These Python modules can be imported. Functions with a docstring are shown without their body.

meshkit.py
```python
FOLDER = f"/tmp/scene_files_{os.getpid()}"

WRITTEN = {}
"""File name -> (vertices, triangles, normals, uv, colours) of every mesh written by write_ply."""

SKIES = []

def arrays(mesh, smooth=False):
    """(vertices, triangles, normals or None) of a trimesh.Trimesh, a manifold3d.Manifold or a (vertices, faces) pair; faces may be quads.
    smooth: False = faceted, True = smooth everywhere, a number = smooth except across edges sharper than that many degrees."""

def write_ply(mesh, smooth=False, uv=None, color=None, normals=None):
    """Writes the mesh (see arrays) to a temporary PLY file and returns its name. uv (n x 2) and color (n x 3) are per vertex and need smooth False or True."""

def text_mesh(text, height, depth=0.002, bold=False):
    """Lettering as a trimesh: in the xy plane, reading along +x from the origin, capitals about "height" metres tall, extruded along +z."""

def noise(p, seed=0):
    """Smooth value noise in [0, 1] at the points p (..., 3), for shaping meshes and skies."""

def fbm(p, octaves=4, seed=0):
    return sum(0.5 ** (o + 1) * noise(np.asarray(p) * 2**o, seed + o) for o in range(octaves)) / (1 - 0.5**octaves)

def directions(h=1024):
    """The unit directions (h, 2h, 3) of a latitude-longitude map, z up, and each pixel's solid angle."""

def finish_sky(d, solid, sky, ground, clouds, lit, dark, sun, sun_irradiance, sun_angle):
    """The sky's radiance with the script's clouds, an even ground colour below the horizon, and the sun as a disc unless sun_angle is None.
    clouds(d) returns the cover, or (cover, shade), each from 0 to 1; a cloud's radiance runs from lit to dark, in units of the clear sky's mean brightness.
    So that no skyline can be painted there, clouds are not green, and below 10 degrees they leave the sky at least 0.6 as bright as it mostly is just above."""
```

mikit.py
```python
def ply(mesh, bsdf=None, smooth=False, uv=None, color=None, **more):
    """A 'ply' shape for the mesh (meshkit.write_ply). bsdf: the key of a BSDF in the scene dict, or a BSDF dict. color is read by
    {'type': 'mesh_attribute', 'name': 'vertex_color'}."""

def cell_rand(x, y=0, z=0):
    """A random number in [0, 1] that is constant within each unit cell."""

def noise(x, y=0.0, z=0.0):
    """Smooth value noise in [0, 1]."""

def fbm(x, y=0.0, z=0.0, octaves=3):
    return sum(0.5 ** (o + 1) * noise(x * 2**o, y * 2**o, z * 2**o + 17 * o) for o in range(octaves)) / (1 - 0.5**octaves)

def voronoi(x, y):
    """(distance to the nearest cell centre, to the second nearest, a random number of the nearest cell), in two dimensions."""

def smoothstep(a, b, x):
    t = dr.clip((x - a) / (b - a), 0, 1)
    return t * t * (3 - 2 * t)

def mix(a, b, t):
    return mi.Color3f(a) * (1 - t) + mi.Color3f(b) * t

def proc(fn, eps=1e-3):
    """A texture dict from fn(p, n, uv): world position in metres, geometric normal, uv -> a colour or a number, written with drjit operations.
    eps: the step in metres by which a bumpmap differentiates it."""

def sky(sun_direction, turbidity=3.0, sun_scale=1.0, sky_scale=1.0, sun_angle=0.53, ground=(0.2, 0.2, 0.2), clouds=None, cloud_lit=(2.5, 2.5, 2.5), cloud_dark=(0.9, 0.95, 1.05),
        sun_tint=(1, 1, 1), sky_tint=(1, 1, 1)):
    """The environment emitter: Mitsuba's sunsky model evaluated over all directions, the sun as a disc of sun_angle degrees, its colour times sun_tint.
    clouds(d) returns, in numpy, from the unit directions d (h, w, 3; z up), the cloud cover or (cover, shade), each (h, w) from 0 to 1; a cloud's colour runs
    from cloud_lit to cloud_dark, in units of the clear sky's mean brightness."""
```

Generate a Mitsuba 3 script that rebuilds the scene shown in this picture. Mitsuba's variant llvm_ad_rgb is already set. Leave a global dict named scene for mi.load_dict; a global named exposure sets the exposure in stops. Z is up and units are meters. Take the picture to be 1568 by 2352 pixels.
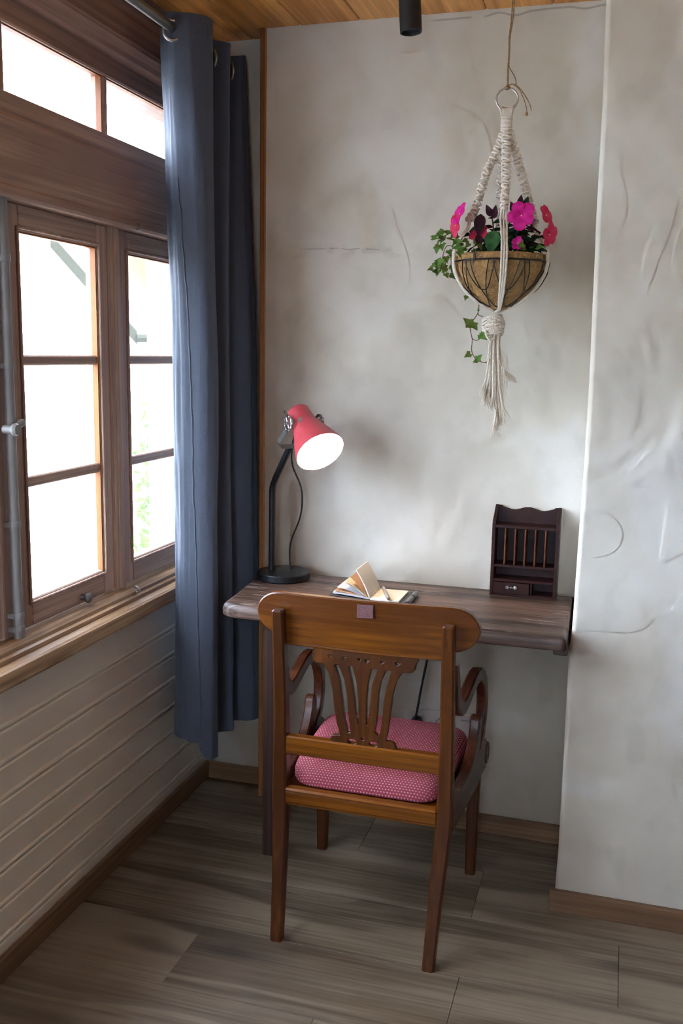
import math, random
import numpy as np
import trimesh
import shapely
from shapely.geometry import Polygon, LineString, Point
from shapely.ops import unary_union
import mapbox_earcut as earcut
import manifold3d as m3
import drjit as dr
import mitsuba as mi
import mikit, meshkit
from mikit import noise, fbm, voronoi, cell_rand, smoothstep, mix

rnd = random.Random(7)
T = mi.ScalarTransform4f
scene, labels = {}, {}

# ------------------------------------------------------------------ camera, sky, exposure
exposure = 0.88
CAM = np.array([1.300, -2.744, 1.440])
FWD = np.array([-0.2783, 0.9463, -0.1646])
DOWN = np.array([0.0630, -0.1530, -0.9862])
scene['camera'] = {
    'type': 'perspective', 'fov': math.degrees(2 * math.atan(784 / 2187.06)), 'fov_axis': 'x', 'near_clip': 0.05, 'far_clip': 300.0,
    'to_world': T().look_at(origin=CAM.tolist(), target=(CAM + FWD).tolist(), up=(-DOWN).tolist())}


def clouds(d):
    n = meshkit.fbm(d * 2.2 + 5.0, 4, 3)
    return np.ones(d.shape[:2]), np.clip((n - 0.35) * 0.9, 0, 0.4)


scene['sky'] = mikit.sky((-0.62, -0.35, 0.70), turbidity=4.0, sun_scale=0.0, sky_scale=1.0, clouds=clouds, ground=(0.32, 0.30, 0.27),
                         cloud_lit=(1.38, 1.62, 1.98), cloud_dark=(0.94, 1.11, 1.37))
SKY_GAIN = 85.0
scene['sky']['scale'] = SKY_GAIN

# ------------------------------------------------------------------ mesh helpers


def hull(points):
    return m3.Manifold.hull_points(np.asarray(points, float))


def tm(x):
    if isinstance(x, trimesh.Trimesh):
        return x
    if hasattr(x, 'to_mesh'):
        m = x.to_mesh()
        return trimesh.Trimesh(np.array(m.vert_properties[:, :3]), np.array(m.tri_verts), process=False)
    v, f = np.asarray(x[0], float), np.asarray(x[1], int)
    if f.shape[1] == 4:
        f = np.vstack([f[:, [0, 1, 2]], f[:, [0, 2, 3]]])
    return trimesh.Trimesh(v, f, process=False)


def cat(*ms):
    ms = [tm(m) for m in (ms[0] if len(ms) == 1 and isinstance(ms[0], list) else ms)]
    return trimesh.util.concatenate(ms)


def box(x0, x1, y0, y1, z0, z1, b=0.0):
    lo, hi = np.array([x0, y0, z0]), np.array([x1, y1, z1])
    b = min(b, 0.45 * float((hi - lo).min()))
    pts = []
    for i in (0, 1):
        for j in (0, 1):
            for k in (0, 1):
                s = np.array([i, j, k])
                c = np.where(s, hi, lo)
                inn = np.where(s, -1.0, 1.0) * b
                if b > 0:
                    for a in range(3):
                        o = inn.copy(); o[a] = 0
                        pts.append(c + o)
                else:
                    pts.append(c)
    return tm(hull(pts))


def frames(p, closed=False, up=None):
    p = np.asarray(p, float)
    if closed:
        t = np.roll(p, -1, 0) - np.roll(p, 1, 0)
    else:
        t = np.gradient(p, axis=0)
    t /= np.linalg.norm(t, axis=1, keepdims=True) + 1e-12
    if up is None:
        a = np.cross(t[0], [0, 0, 1.0]) if abs(t[0][2]) < 0.9 else np.cross(t[0], [1.0, 0, 0])
    else:
        a = np.asarray(up, float)
    A = np.zeros_like(p)
    for i in range(len(p)):
        a = a - t[i] * (a @ t[i])
        a /= np.linalg.norm(a) + 1e-12
        A[i] = a
    return t, A, np.cross(t, A)


def skin(rings, closed=False, caps=True):
    """Rings (n, k, 3) joined into a surface."""
    r = np.asarray(rings, float)
    n, k = r.shape[:2]
    f = []
    for i in range(n if closed else n - 1):
        for j in range(k):
            a, b = i * k + j, i * k + (j + 1) % k
            c, d = ((i + 1) % n) * k + (j + 1) % k, ((i + 1) % n) * k + j
            f += [(a, b, c), (a, c, d)]
    v = r.reshape(-1, 3)
    if caps and not closed:
        v = np.vstack([v, r[0].mean(0), r[-1].mean(0)])
        c0, c1 = n * k, n * k + 1
        for j in range(k):
            f += [(c0, (j + 1) % k, j), (c1, (n - 1) * k + j, (n - 1) * k + (j + 1) % k)]
    m = trimesh.Trimesh(v, np.array(f), process=False)
    if not closed and caps and m.volume < 0:
        m.invert()
    return m


def tube(path, r, sides=8, closed=False, up=None, caps=True):
    p = np.asarray(path, float)
    t, a, b = frames(p, closed, up)
    r = np.broadcast_to(np.asarray(r, float), (len(p),))
    ang = np.arange(sides) * 2 * np.pi / sides
    rings = p[:, None] + r[:, None, None] * (np.cos(ang)[None, :, None] * a[:, None] + np.sin(ang)[None, :, None] * b[:, None])
    return skin(rings, closed, caps)


def smooth_path(pts, n=40):
    from scipy.interpolate import PchipInterpolator, CubicSpline
    p = np.asarray(pts, float)
    d = np.r_[0, np.cumsum(np.linalg.norm(np.diff(p, axis=0), axis=1))]
    d /= d[-1]
    return CubicSpline(d, p, axis=0)(np.linspace(0, 1, n)) if len(p) > 2 else p[0] + (p[1] - p[0]) * np.linspace(0, 1, n)[:, None]


def lathe(profile, n=32, origin=(0, 0, 0), axis=(0, 0, 1)):
    """profile (r, h) from one end to the other, about axis."""
    pr = np.asarray(profile, float)
    ang = np.arange(n) * 2 * np.pi / n
    w = np.asarray(axis, float); w /= np.linalg.norm(w)
    u = np.cross(w, [0, 0, 1.0] if abs(w[2]) < 0.9 else [1.0, 0, 0]); u /= np.linalg.norm(u)
    v = np.cross(w, u)
    rings = np.asarray(origin) + pr[:, None, 1:2] * w + pr[:, None, 0:1] * (np.cos(ang)[None, :, None] * u + np.sin(ang)[None, :, None] * v)
    m = skin(rings, False, False)
    return m


def ring_offset(r, b):
    """Closed ring (k, 2), counter-clockwise, moved inwards by b along its vertex normals."""
    e = np.roll(r, -1, 0) - r
    e /= np.linalg.norm(e, axis=1, keepdims=True) + 1e-12
    n = np.stack([-e[:, 1], e[:, 0]], 1)
    m = n + np.roll(n, 1, 0)
    m /= np.linalg.norm(m, axis=1, keepdims=True) + 1e-12
    c = np.clip((m * n).sum(1), 0.5, 1)
    return r + m * (b / c)[:, None]


def plate(poly, h, b=0.0):
    """A polygon (x, y) extruded to z = 0..h with chamfered edges of width b."""
    poly = shapely.geometry.polygon.orient(poly, 1.0)
    rings = [np.array(poly.exterior.coords)[:-1]] + [np.array(i.coords)[:-1] for i in poly.interiors]
    inner = [ring_offset(r, b) if b else r for r in rings]
    flat = np.vstack(inner)
    ends = np.cumsum([len(r) for r in inner]).astype(np.uint32)
    tri = earcut.triangulate_float64(flat, ends).reshape(-1, 3).astype(int)
    a = flat[tri]
    area = np.cross(a[:, 1] - a[:, 0], a[:, 2] - a[:, 0])
    tri[area < 0] = tri[area < 0][:, ::-1]
    V, F, base = [], [], 0
    zs = [0, h] if not b else [0, b, h - b, h]
    lv = [inner, inner] if not b else [inner, rings, rings, inner]
    N = len(flat)
    for z, l in zip(zs, lv):
        V.append(np.column_stack([np.vstack(l), np.full(N, z)]))
    F.append(tri[:, ::-1]); F.append(tri + N * (len(zs) - 1))
    s = 0
    for r in rings:
        k = len(r); j = np.arange(k); jn = (j + 1) % k
        for q in range(len(zs) - 1):
            A, B = s + j + q * N, s + jn + q * N
            F.append(np.column_stack([A, B, B + N])); F.append(np.column_stack([A, B + N, A + N]))
        s += k
    return trimesh.Trimesh(np.vstack(V), np.vstack(F), process=False)


def xf(m, u, v, w, o):
    """Maps mesh axes x, y, z to the vectors u, v, w and the origin to o."""
    m = tm(m).copy()
    M = np.stack([u, v, w], 1).astype(float)
    m.vertices = m.vertices @ M.T + np.asarray(o, float)
    if np.linalg.det(M) < 0:
        m.invert()
    return m


def bend(m, fn, size=None):
    m = tm(m)
    if size:
        v, f = trimesh.remesh.subdivide_to_size(m.vertices, m.faces, size, max_iter=12)
        m = trimesh.Trimesh(v, f, process=False)
        m.merge_vertices(digits_vertex=7)
    m = m.copy()
    m.vertices = fn(np.array(m.vertices))
    return m


_count = {}


def uniq(base):
    k = _count.get(base, 0)
    _count[base] = k + 1
    return base if k == 0 else f'{base}_{k:03d}'


def put(name, mesh, mat, smooth=30, parent=None, label=None, category=None, group=None, kind=None, **more):
    key = uniq((parent + '__' if parent else '') + name)
    scene[key] = mikit.ply(tm(mesh), mat, smooth=smooth, **more) if not isinstance(mesh, dict) else mesh
    tag(key, label, category, group, kind)
    return key


def tag(key, label=None, category=None, group=None, kind=None):
    d = {k: v for k, v in dict(label=label, category=category, group=group, kind=kind).items() if v}
    if d:
        labels[key] = d


def thing(name, label, category=None, group=None, kind=None):
    key = uniq(name)
    tag(key, label, category, group, kind)
    return key


# ------------------------------------------------------------------ materials
def rgb(*c):
    return {'type': 'rgb', 'value': list(c)}


def srgb(r, g, b):
    return [((c / 255 + 0.055) / 1.055) ** 2.4 if c > 10 else c / 255 / 12.92 for c in (r, g, b)]


def mat(key, color, rough=0.5, spec=0.5, bump=None, bscale=1.0, eps=1e-3, **more):
    col = {'type': 'rgb', 'value': list(color)} if isinstance(color, (list, tuple)) else mikit.proc(color)
    r = {'type': 'principled', 'base_color': col, 'roughness': rough, 'specular': spec, **more}
    if bump is not None:
        r = {'type': 'bumpmap', 'arbitrary': mikit.proc(bump, eps=eps), 'scale': bscale, 'bsdf': r}
    scene[key] = {'type': 'twosided', 'bsdf': r}
    return key


def wood(axis, dark, light, across=60.0, along=2.0, streak=0.5, seed=0.0, board=None, rings=1.0):
    """Wood grain along a world axis; board(p) gives a number that shifts grain and tone from board to board."""
    def fn(p, n, uv):
        c = [p.x, p.y, p.z]
        a = c[axis]; o = [c[i] for i in range(3) if i != axis]
        k = board(p) if board is not None else mi.Float(0.0)
        a = a + k * 13.0 + seed
        warp = fbm(a * 2.2, o[0] * 7 + seed, o[1] * 7 + k * 5, 3)
        g1 = noise((o[0] + o[1] * 0.73) * across * 0.35 + warp * 4.5 * rings + seed * 3, a * along * 0.35, o[1] * 9)
        g2 = fbm(o[0] * across * 3, a * along * 1.6, o[1] * across * 3 + seed, 3)
        t = dr.clip(0.55 * g1 + 0.45 * g2 + (k - 0.5) * 0.22, 0, 1)
        t = smoothstep(0.22, 0.80, t)
        pore = smoothstep(0.60, 0.8, noise(o[0] * across * 9, a * along * 4, o[1] * across * 9))
        return mix(dark, light, t) * (1 - streak * 0.35 * pore)
    return fn


# --- plaster
def plaster_color(p, n, uv):
    h = p.x * 1.0 + p.y * 0.7
    w = fbm(h * 2.1 + 4, p.z * 2.4, 6.0, 2)
    a = fbm(h * 1.5 + 3.1 + w, p.z * 1.7 + 8 - w, 2.0, 4)
    b = fbm(h * 4.5 + 1.7 - w * 2, p.z * 3.8 + w, 7.0, 4)
    f = fbm(h * 16 + w * 4, p.z * 11, 9.0, 3)
    c = mix((0.600, 0.576, 0.506), (0.530, 0.490, 0.408), smoothstep(0.34, 0.68, a))
    c = mix(c, mi.Color3f(0.650, 0.642, 0.605), smoothstep(0.48, 0.70, b) * 0.6)
    c = c * (1 - 0.07 * smoothstep(0.50, 0.80, f)) * (1 - 0.06 * smoothstep(0.55, 0.35, b))
    # an old hairline crack across the back wall, another under the ceiling
    back = smoothstep(-0.1, -0.05, p.y)
    j = noise(p.x * 30, 1.0, 2.0)
    k1 = smoothstep(0.0026, 0.0006, dr.abs(p.z - (1.7425 - 0.028 * (p.x - 0.355)) - 0.004 * (j - 0.5))) * smoothstep(0.34, 0.40, p.x) * smoothstep(0.66, 0.55, p.x) * smoothstep(0.25, 0.55, noise(p.x * 55, 3.0, 1.0))
    k2 = smoothstep(0.0040, 0.0012, dr.abs(p.z - 2.343 - 0.012 * (noise(p.x * 22, 5.0, 2.0) - 0.5))) * smoothstep(0.70, 0.76, p.x) * smoothstep(0.30, 0.50, noise(p.x * 40, 8.0, 1.0))
    k3 = smoothstep(0.10, 0.0, dr.abs(p.x - 0.50) - 0.15) * smoothstep(0.030, 0.0, dr.abs(p.z - 1.732)) * smoothstep(0.45, 0.75, noise(p.x * 45, p.z * 60, 4.0))
    c = c * (1 - back * dr.minimum(0.35 * k1 + 0.35 * k2 + 0.14 * k3, 0.7))
    return c


def plaster_bump(p, n, uv):
    h = p.x * 1.0 + p.y * 0.7
    w = fbm(h * 3, p.z * 3, 1.0, 2) * 3
    a = fbm(h * 7 + w, p.z * 4.5 - w, 4.0, 3)
    v = noise(h * 4 + w * 1.2, p.z * 3 + w, 9.0)
    edge = smoothstep(0.49, 0.52, v) * smoothstep(0.45, 0.65, noise(h * 2.3, p.z * 2.1, 5))
    v2 = noise(h * 6 - w, p.z * 4 + w * 1.4, 19.0)
    edge2 = smoothstep(0.56, 0.585, v2)
    return a * 0.0070 + edge * 0.0011 + edge2 * 0.0008 + noise(h * 160, p.z * 160) * 0.00015


mat('m_plaster', plaster_color, 0.72, 0.3, plaster_bump, 1.9, eps=1.5e-3)

pine_id = lambda p: cell_rand((p.x - 0.346) / 0.1765 + 100.0, 3.0, 1.0)
mat('m_ceiling', wood(1, srgb(162, 102, 42), srgb(222, 160, 86), 38, 1.6, 0.3, 2.0, pine_id, 1.5), 0.42, 0.4)


def floor_color(p, n, uv):
    row = dr.floor((p.y + 0.715) / 0.24 + 100.0)
    k = cell_rand(row, dr.floor((p.x + 0.37 * row - 1.01 + 200.0) / 1.38), 4)
    a = p.x + k * 17
    w = fbm(a * 1.6, p.y * 8, k * 9, 3)
    g = noise(p.y * 26 + w * 6.0, a * 0.9, k * 5)
    f = fbm(p.y * 170, a * 5.0, k * 3, 3)
    kx, ky = a * 2.4, p.y * 7 + k * 3
    t = smoothstep(0.25, 0.8, 0.55 * g + 0.35 * f + 0.2 * k)
    c = mix(srgb(68, 54, 41), srgb(110, 96, 79), t)
    d, d2, r = voronoi(a * 1.5 + w * 0.5, p.y * 5.5 + k * 4)
    knot = smoothstep(0.26, 0.02, d) * smoothstep(0.6, 0.7, r)
    streak = smoothstep(0.64, 0.80, noise(p.y * 16 + w * 5, a * 0.8, 4 + k * 6))
    c = c * (1 - 0.5 * knot) * (1 - 0.30 * streak)
    return c


mat('m_floor', floor_color, 0.48, 0.35)
mat('m_baseboard', wood(0, srgb(80, 56, 38), srgb(116, 86, 60), 45, 1.5, 0.3, 4), 0.5, 0.4)
mat('m_baseboard_y', wood(1, srgb(80, 56, 38), srgb(116, 86, 60), 45, 1.5, 0.3, 5), 0.5, 0.4)
mat('m_cladding', lambda p, n, uv: mix((0.25, 0.26, 0.28), (0.32, 0.33, 0.35), fbm(p.x * 2, p.y * 2, p.z * 2, 2)), 0.8, 0.2)
mat('m_window_y', wood(1, srgb(134, 106, 92), srgb(188, 160, 140), 30, 1.3, 0.45, 1.0), 0.5, 0.4)
mat('m_window_z', wood(2, srgb(134, 106, 92), srgb(188, 160, 140), 30, 1.3, 0.45, 2.0), 0.5, 0.4)
mat('m_fresh_pine', wood(2, srgb(112, 62, 24), srgb(148, 90, 40), 40, 1.3, 0.3, 14.0), 0.5, 0.3)
mat('m_header', wood(1, srgb(108, 82, 72), srgb(158, 124, 106), 30, 1.2, 0.45, 6.0), 0.5, 0.4)
mat('m_sill', wood(1, srgb(116, 88, 62), srgb(190, 156, 118), 34, 1.3, 0.6, 3.0, None, 1.8), 0.4, 0.45)
mat('m_trim', wood(2, srgb(120, 74, 38), srgb(178, 120, 70), 60, 1.2, 0.3, 7.0), 0.5, 0.4)
mat('m_panel_paint', lambda p, n, uv: mix((0.74, 0.69, 0.58), (0.80, 0.75, 0.65), fbm(p.y * 2, p.z * 6, 1.0, 3)), 0.45, 0.4)


def curtain_color(p, n, uv):
    weave = noise(uv.x * 1500, uv.y * 900) * 0.5 + noise(uv.x * 900, uv.y * 2000, 3) * 0.5
    return mix((0.046, 0.056, 0.078), (0.074, 0.088, 0.116), weave)


mat('m_curtain', curtain_color, 0.75, 0.25, sheen=0.4)
mat('m_steel', (0.50, 0.50, 0.50), 0.32, 0.5, metallic=1.0)
mat('m_dark_steel', (0.23, 0.23, 0.225), 0.42, 0.5, metallic=1.0)
mat('m_grey_iron', lambda p, n, uv: mix((0.13, 0.128, 0.12), (0.21, 0.208, 0.195), fbm(p.y * 30, p.z * 12, p.x * 30, 3)), 0.45, 0.5)
mat('m_black', (0.006, 0.0065, 0.008), 0.4, 0.25)
mat('m_black_matte', (0.010, 0.011, 0.012), 0.55, 0.4)


def desk_color(p, n, uv):
    w = fbm(p.x * 1.5, p.y * 6, p.z * 4, 3)
    g = noise(p.y * 34 + w * 5, p.x * 1.1, p.z * 14)
    f = fbm(p.y * 230, p.x * 7, p.z * 160, 3)
    c = mix(srgb(44, 30, 25), srgb(98, 76, 65), smoothstep(0.25, 0.78, 0.5 * g + 0.5 * f))
    worn = smoothstep(0.46, 0.64, fbm(p.x * 4 + 2, p.y * 9, 3.0, 4))
    c = mix(c, c * 0.45, worn * 0.55)
    sc = smoothstep(0.70, 0.82, noise(p.x * 14, p.y * 190, 6)) * smoothstep(0.5, 0.62, fbm(p.x * 5, p.y * 7, 8.0, 3))
    return mix(c, mi.Color3f(0.20, 0.17, 0.15), sc * 0.55)


mat('m_desk', desk_color, 0.5, 0.4)
mat('m_desk_edge', wood(0, srgb(34, 22, 18), srgb(84, 60, 48), 60, 2.5, 0.5, 9), 0.5, 0.4)
mat('m_desk_leg', wood(2, srgb(40, 24, 18), srgb(86, 58, 44), 60, 1.5, 0.5, 12), 0.5, 0.4)
mat('m_organizer', lambda p, n, uv: mix(srgb(20, 5, 5), srgb(40, 13, 10), fbm(p.x * 60, p.z * 14, p.y * 60, 3)), 0.42, 0.22)
mat('m_organizer_edge', lambda p, n, uv: mix(srgb(52, 24, 15), srgb(98, 56, 32), noise(p.x * 200, p.z * 60, 1)), 0.5, 0.25)
mat('m_chair_z', wood(2, srgb(54, 24, 2), srgb(90, 47, 7), 36, 1.8, 0.35, 21), 0.3, 0.35, clearcoat=0.15, clearcoat_gloss=0.7)
mat('m_chair_x', wood(0, srgb(72, 34, 2), srgb(120, 67, 8), 36, 1.8, 0.35, 22), 0.3, 0.35, clearcoat=0.15, clearcoat_gloss=0.7)
mat('m_chair_arm', wood(1, srgb(42, 18, 9), srgb(78, 38, 18), 40, 2.0, 0.35, 23), 0.3, 0.35, clearcoat=0.15, clearcoat_gloss=0.7)
mat('m_felt', lambda p, n, uv: mix((0.075, 0.035, 0.035), (0.14, 0.075, 0.075), noise(p.x * 700, p.z * 700, 1)), 0.95, 0.1)


def seat_color(p, n, uv):
    side = dr.abs(n.x) > 0.75
    u = dr.select(side, p.y, p.x) * 128.0
    v = dr.select(side, p.z, p.y + p.z) * 128.0
    r = dr.floor(v)
    fu = u + 0.5 * (r - 2 * dr.floor(r / 2))
    du, dv = fu - dr.floor(fu) - 0.5, v - r - 0.5
    dot = smoothstep(0.26, 0.16, dr.sqrt(du * du + dv * dv))
    base = mix((0.22, 0.030, 0.048), (0.28, 0.046, 0.068), noise(p.x * 900, p.y * 900, p.z * 900))
    return mix(base, mi.Color3f(0.62, 0.46, 0.44), dot)


mat('m_seat', seat_color, 0.8, 0.2, sheen=0.3)


def lamp_red(p, n, uv):
    c = mix((0.32, 0.034, 0.044), (0.39, 0.055, 0.062), fbm(p.x * 30, p.y * 30, p.z * 30, 3))
    ch = smoothstep(0.70, 0.75, fbm(p.x * 55 + 3, p.y * 55, p.z * 40, 3))
    return mix(c, mi.Color3f(0.13, 0.09, 0.08), ch)


mat('m_lamp_red', lamp_red, 0.36, 0.5)
mat('m_lamp_white', (0.82, 0.80, 0.76), 0.6, 0.3)
mat('m_paper', (0.74, 0.69, 0.62), 0.8, 0.2)
mat('m_paper_edge', (0.80, 0.77, 0.72), 0.8, 0.2)
mat('m_kraft', (0.42, 0.23, 0.12), 0.8, 0.2)
mat('m_yellow_paper', (0.72, 0.60, 0.40), 0.8, 0.2)
mat('m_blue_paper', (0.50, 0.53, 0.58), 0.7, 0.2)
mat('m_print', lambda p, n, uv: mix((0.16, 0.18, 0.22), (0.40, 0.43, 0.48), smoothstep(0.45, 0.55, noise(p.y * 260, p.x * 60, 2))), 0.7, 0.2)
mat('m_leather', (0.014, 0.015, 0.020), 0.45, 0.5)
mat('m_silver_pen', (0.45, 0.43, 0.40), 0.35, 0.5, metallic=0.7)
mat('m_grey_pen', (0.09, 0.09, 0.09), 0.4, 0.5)
mat('m_cotton', lambda p, n, uv: mix((0.60, 0.55, 0.47), (0.74, 0.70, 0.62), noise(p.x * 500, p.y * 500, p.z * 350)), 0.9, 0.1, sheen=0.3)
mat('m_jute', lambda p, n, uv: mix((0.17, 0.10, 0.045), (0.32, 0.21, 0.10), noise(p.x * 900, p.y * 900, p.z * 500)), 0.9, 0.1)
mat('m_coir', lambda p, n, uv: mix((0.16, 0.085, 0.03), (0.42, 0.26, 0.11), fbm(p.x * 160, p.y * 160, p.z * 160, 3)), 0.95, 0.1)
mat('m_coir_fibre', lambda p, n, uv: mix((0.24, 0.13, 0.05), (0.50, 0.33, 0.16), noise(p.x * 120, p.y * 120, p.z * 120)), 0.9, 0.1)
mat('m_soil', (0.03, 0.02, 0.014), 0.95, 0.1)
mat('m_white_plastic', (0.88, 0.88, 0.88), 0.4, 0.5)
mat('m_ink', (0.02, 0.02, 0.04), 0.6, 0.3)


def leafmat(key, c, d, rough=0.45, trans=0.5):
    scene[key] = {'type': 'principledthin', 'base_color': mikit.proc(lambda p, n, uv: mix(c, d, noise(p.x * 90, p.y * 90, p.z * 90))), 'roughness': rough, 'diff_trans': trans}
    return key


leafmat('m_leaf_green', (0.020, 0.060, 0.022), (0.045, 0.115, 0.040), 0.4, 0.35)
leafmat('m_leaf_purple', (0.020, 0.010, 0.014), (0.055, 0.022, 0.030), 0.38, 0.2)
leafmat('m_leaf_dark', (0.008, 0.022, 0.014), (0.018, 0.045, 0.026), 0.4, 0.2)
leafmat('m_ivy', (0.05, 0.13, 0.025), (0.14, 0.24, 0.06), 0.45, 0.6)
leafmat('m_ivy_dark', (0.06, 0.09, 0.018), (0.11, 0.14, 0.035), 0.45, 0.6)
leafmat('m_petal_magenta', (0.42, 0.010, 0.13), (0.60, 0.035, 0.27), 0.5, 0.35)
leafmat('m_petal_red', (0.45, 0.02, 0.055), (0.56, 0.06, 0.12), 0.5, 0.4)
leafmat('m_shrub_leaf', (0.05, 0.11, 0.03), (0.14, 0.22, 0.07), 0.5, 0.8)
mat('m_stem', (0.06, 0.025, 0.018), 0.5, 0.4)
mat('m_pollen', (0.75, 0.55, 0.25), 0.7, 0.2)
scene['m_pane'] = {'type': 'thindielectric', 'int_ior': 1.5}
mat('m_house_wall', (0.80, 0.78, 0.74), 0.9, 0.1)
mat('m_soffit', (0.12, 0.095, 0.055), 0.8, 0.2)
mat('m_verge', (0.030, 0.029, 0.020), 0.8, 0.2)
mat('m_roof_tile', (0.40, 0.36, 0.34), 0.8, 0.2)
mat('m_yard', lambda p, n, uv: mix((0.28, 0.275, 0.25), (0.38, 0.37, 0.34), noise(p.x * 3, p.y * 3)), 0.95, 0.1)

# ------------------------------------------------------------------ the setting
H = 2.358            # ceiling
XT = 0.244           # right edge of the wooden corner batten
XR = 1.206           # edge of the projecting wall
YD = -0.359          # face of the projecting wall
YR = 0.085           # recessed strip of wall behind the curtain
X1, Y1 = 3.3, -4.9   # far right wall, rear wall

# floor
put('floor', box(-0.2, X1 + 0.1, Y1 - 0.1, 0.25, -0.06, -0.006), 'm_desk_edge', False, kind='structure')
for r in range(-18, 4):
    y0, y1 = -0.715 + 0.24 * r, -0.715 + 0.24 * (r + 1)
    y0, y1 = max(y0, Y1), min(y1, YR + 0.02)
    if y1 - y0 < 0.02:
        continue
    row = r + 100
    xs = [1.01 - 0.37 * row - 200.0 + 1.38 * k for k in range(100, 400)]
    xs = [-0.02] + [x for x in xs if 0.05 < x < X1 - 0.05] + [X1]
    if r == -1:
        xs = [-0.02, 1.012, 2.392, X1]
    for a, b in zip(xs, xs[1:]):
        put('plank', box(a + 0.0004, b - 0.0004, y0 + 0.0004, y1 - 0.0004, -0.008, 0.0, 0.0009), 'm_floor', False, 'floor')

# ceiling boards
put('ceiling', box(-0.25, X1 + 0.1, Y1 - 0.1, 0.25, H + 0.018, H + 0.07), 'm_header', False, kind='structure')
x = 0.346 - 0.1765 * 3
while x < X1:
    a, b = max(x, -0.22), min(x + 0.1765, X1)
    put('board', box(a + 0.001, b - 0.001, Y1, 0.12, H, H + 0.018, 0.003), 'm_ceiling', False, 'ceiling')
    x += 0.1765

# back wall: plaster between the batten and the projecting wall, a recessed strip left of it
def wall_sheet(nx, nz, x0, x1, z0, z1, y, seed, amp):
    g = np.stack(np.meshgrid(np.linspace(x0, x1, nx), np.linspace(z0, z1, nz), indexing='ij'), -1).reshape(-1, 2)
    d = (meshkit.fbm(np.column_stack([g * 3.0, np.full(len(g), seed)]), 3, 5) - 0.5) * amp
    v = np.column_stack([g[:, 0], y + d, g[:, 1]])
    f = []
    for i in range(nx - 1):
        for j in range(nz - 1):
            a = i * nz + j
            f += [(a, a + nz, a + nz + 1), (a, a + nz + 1, a + 1)]
    return trimesh.Trimesh(v, np.array(f), process=False)


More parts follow.
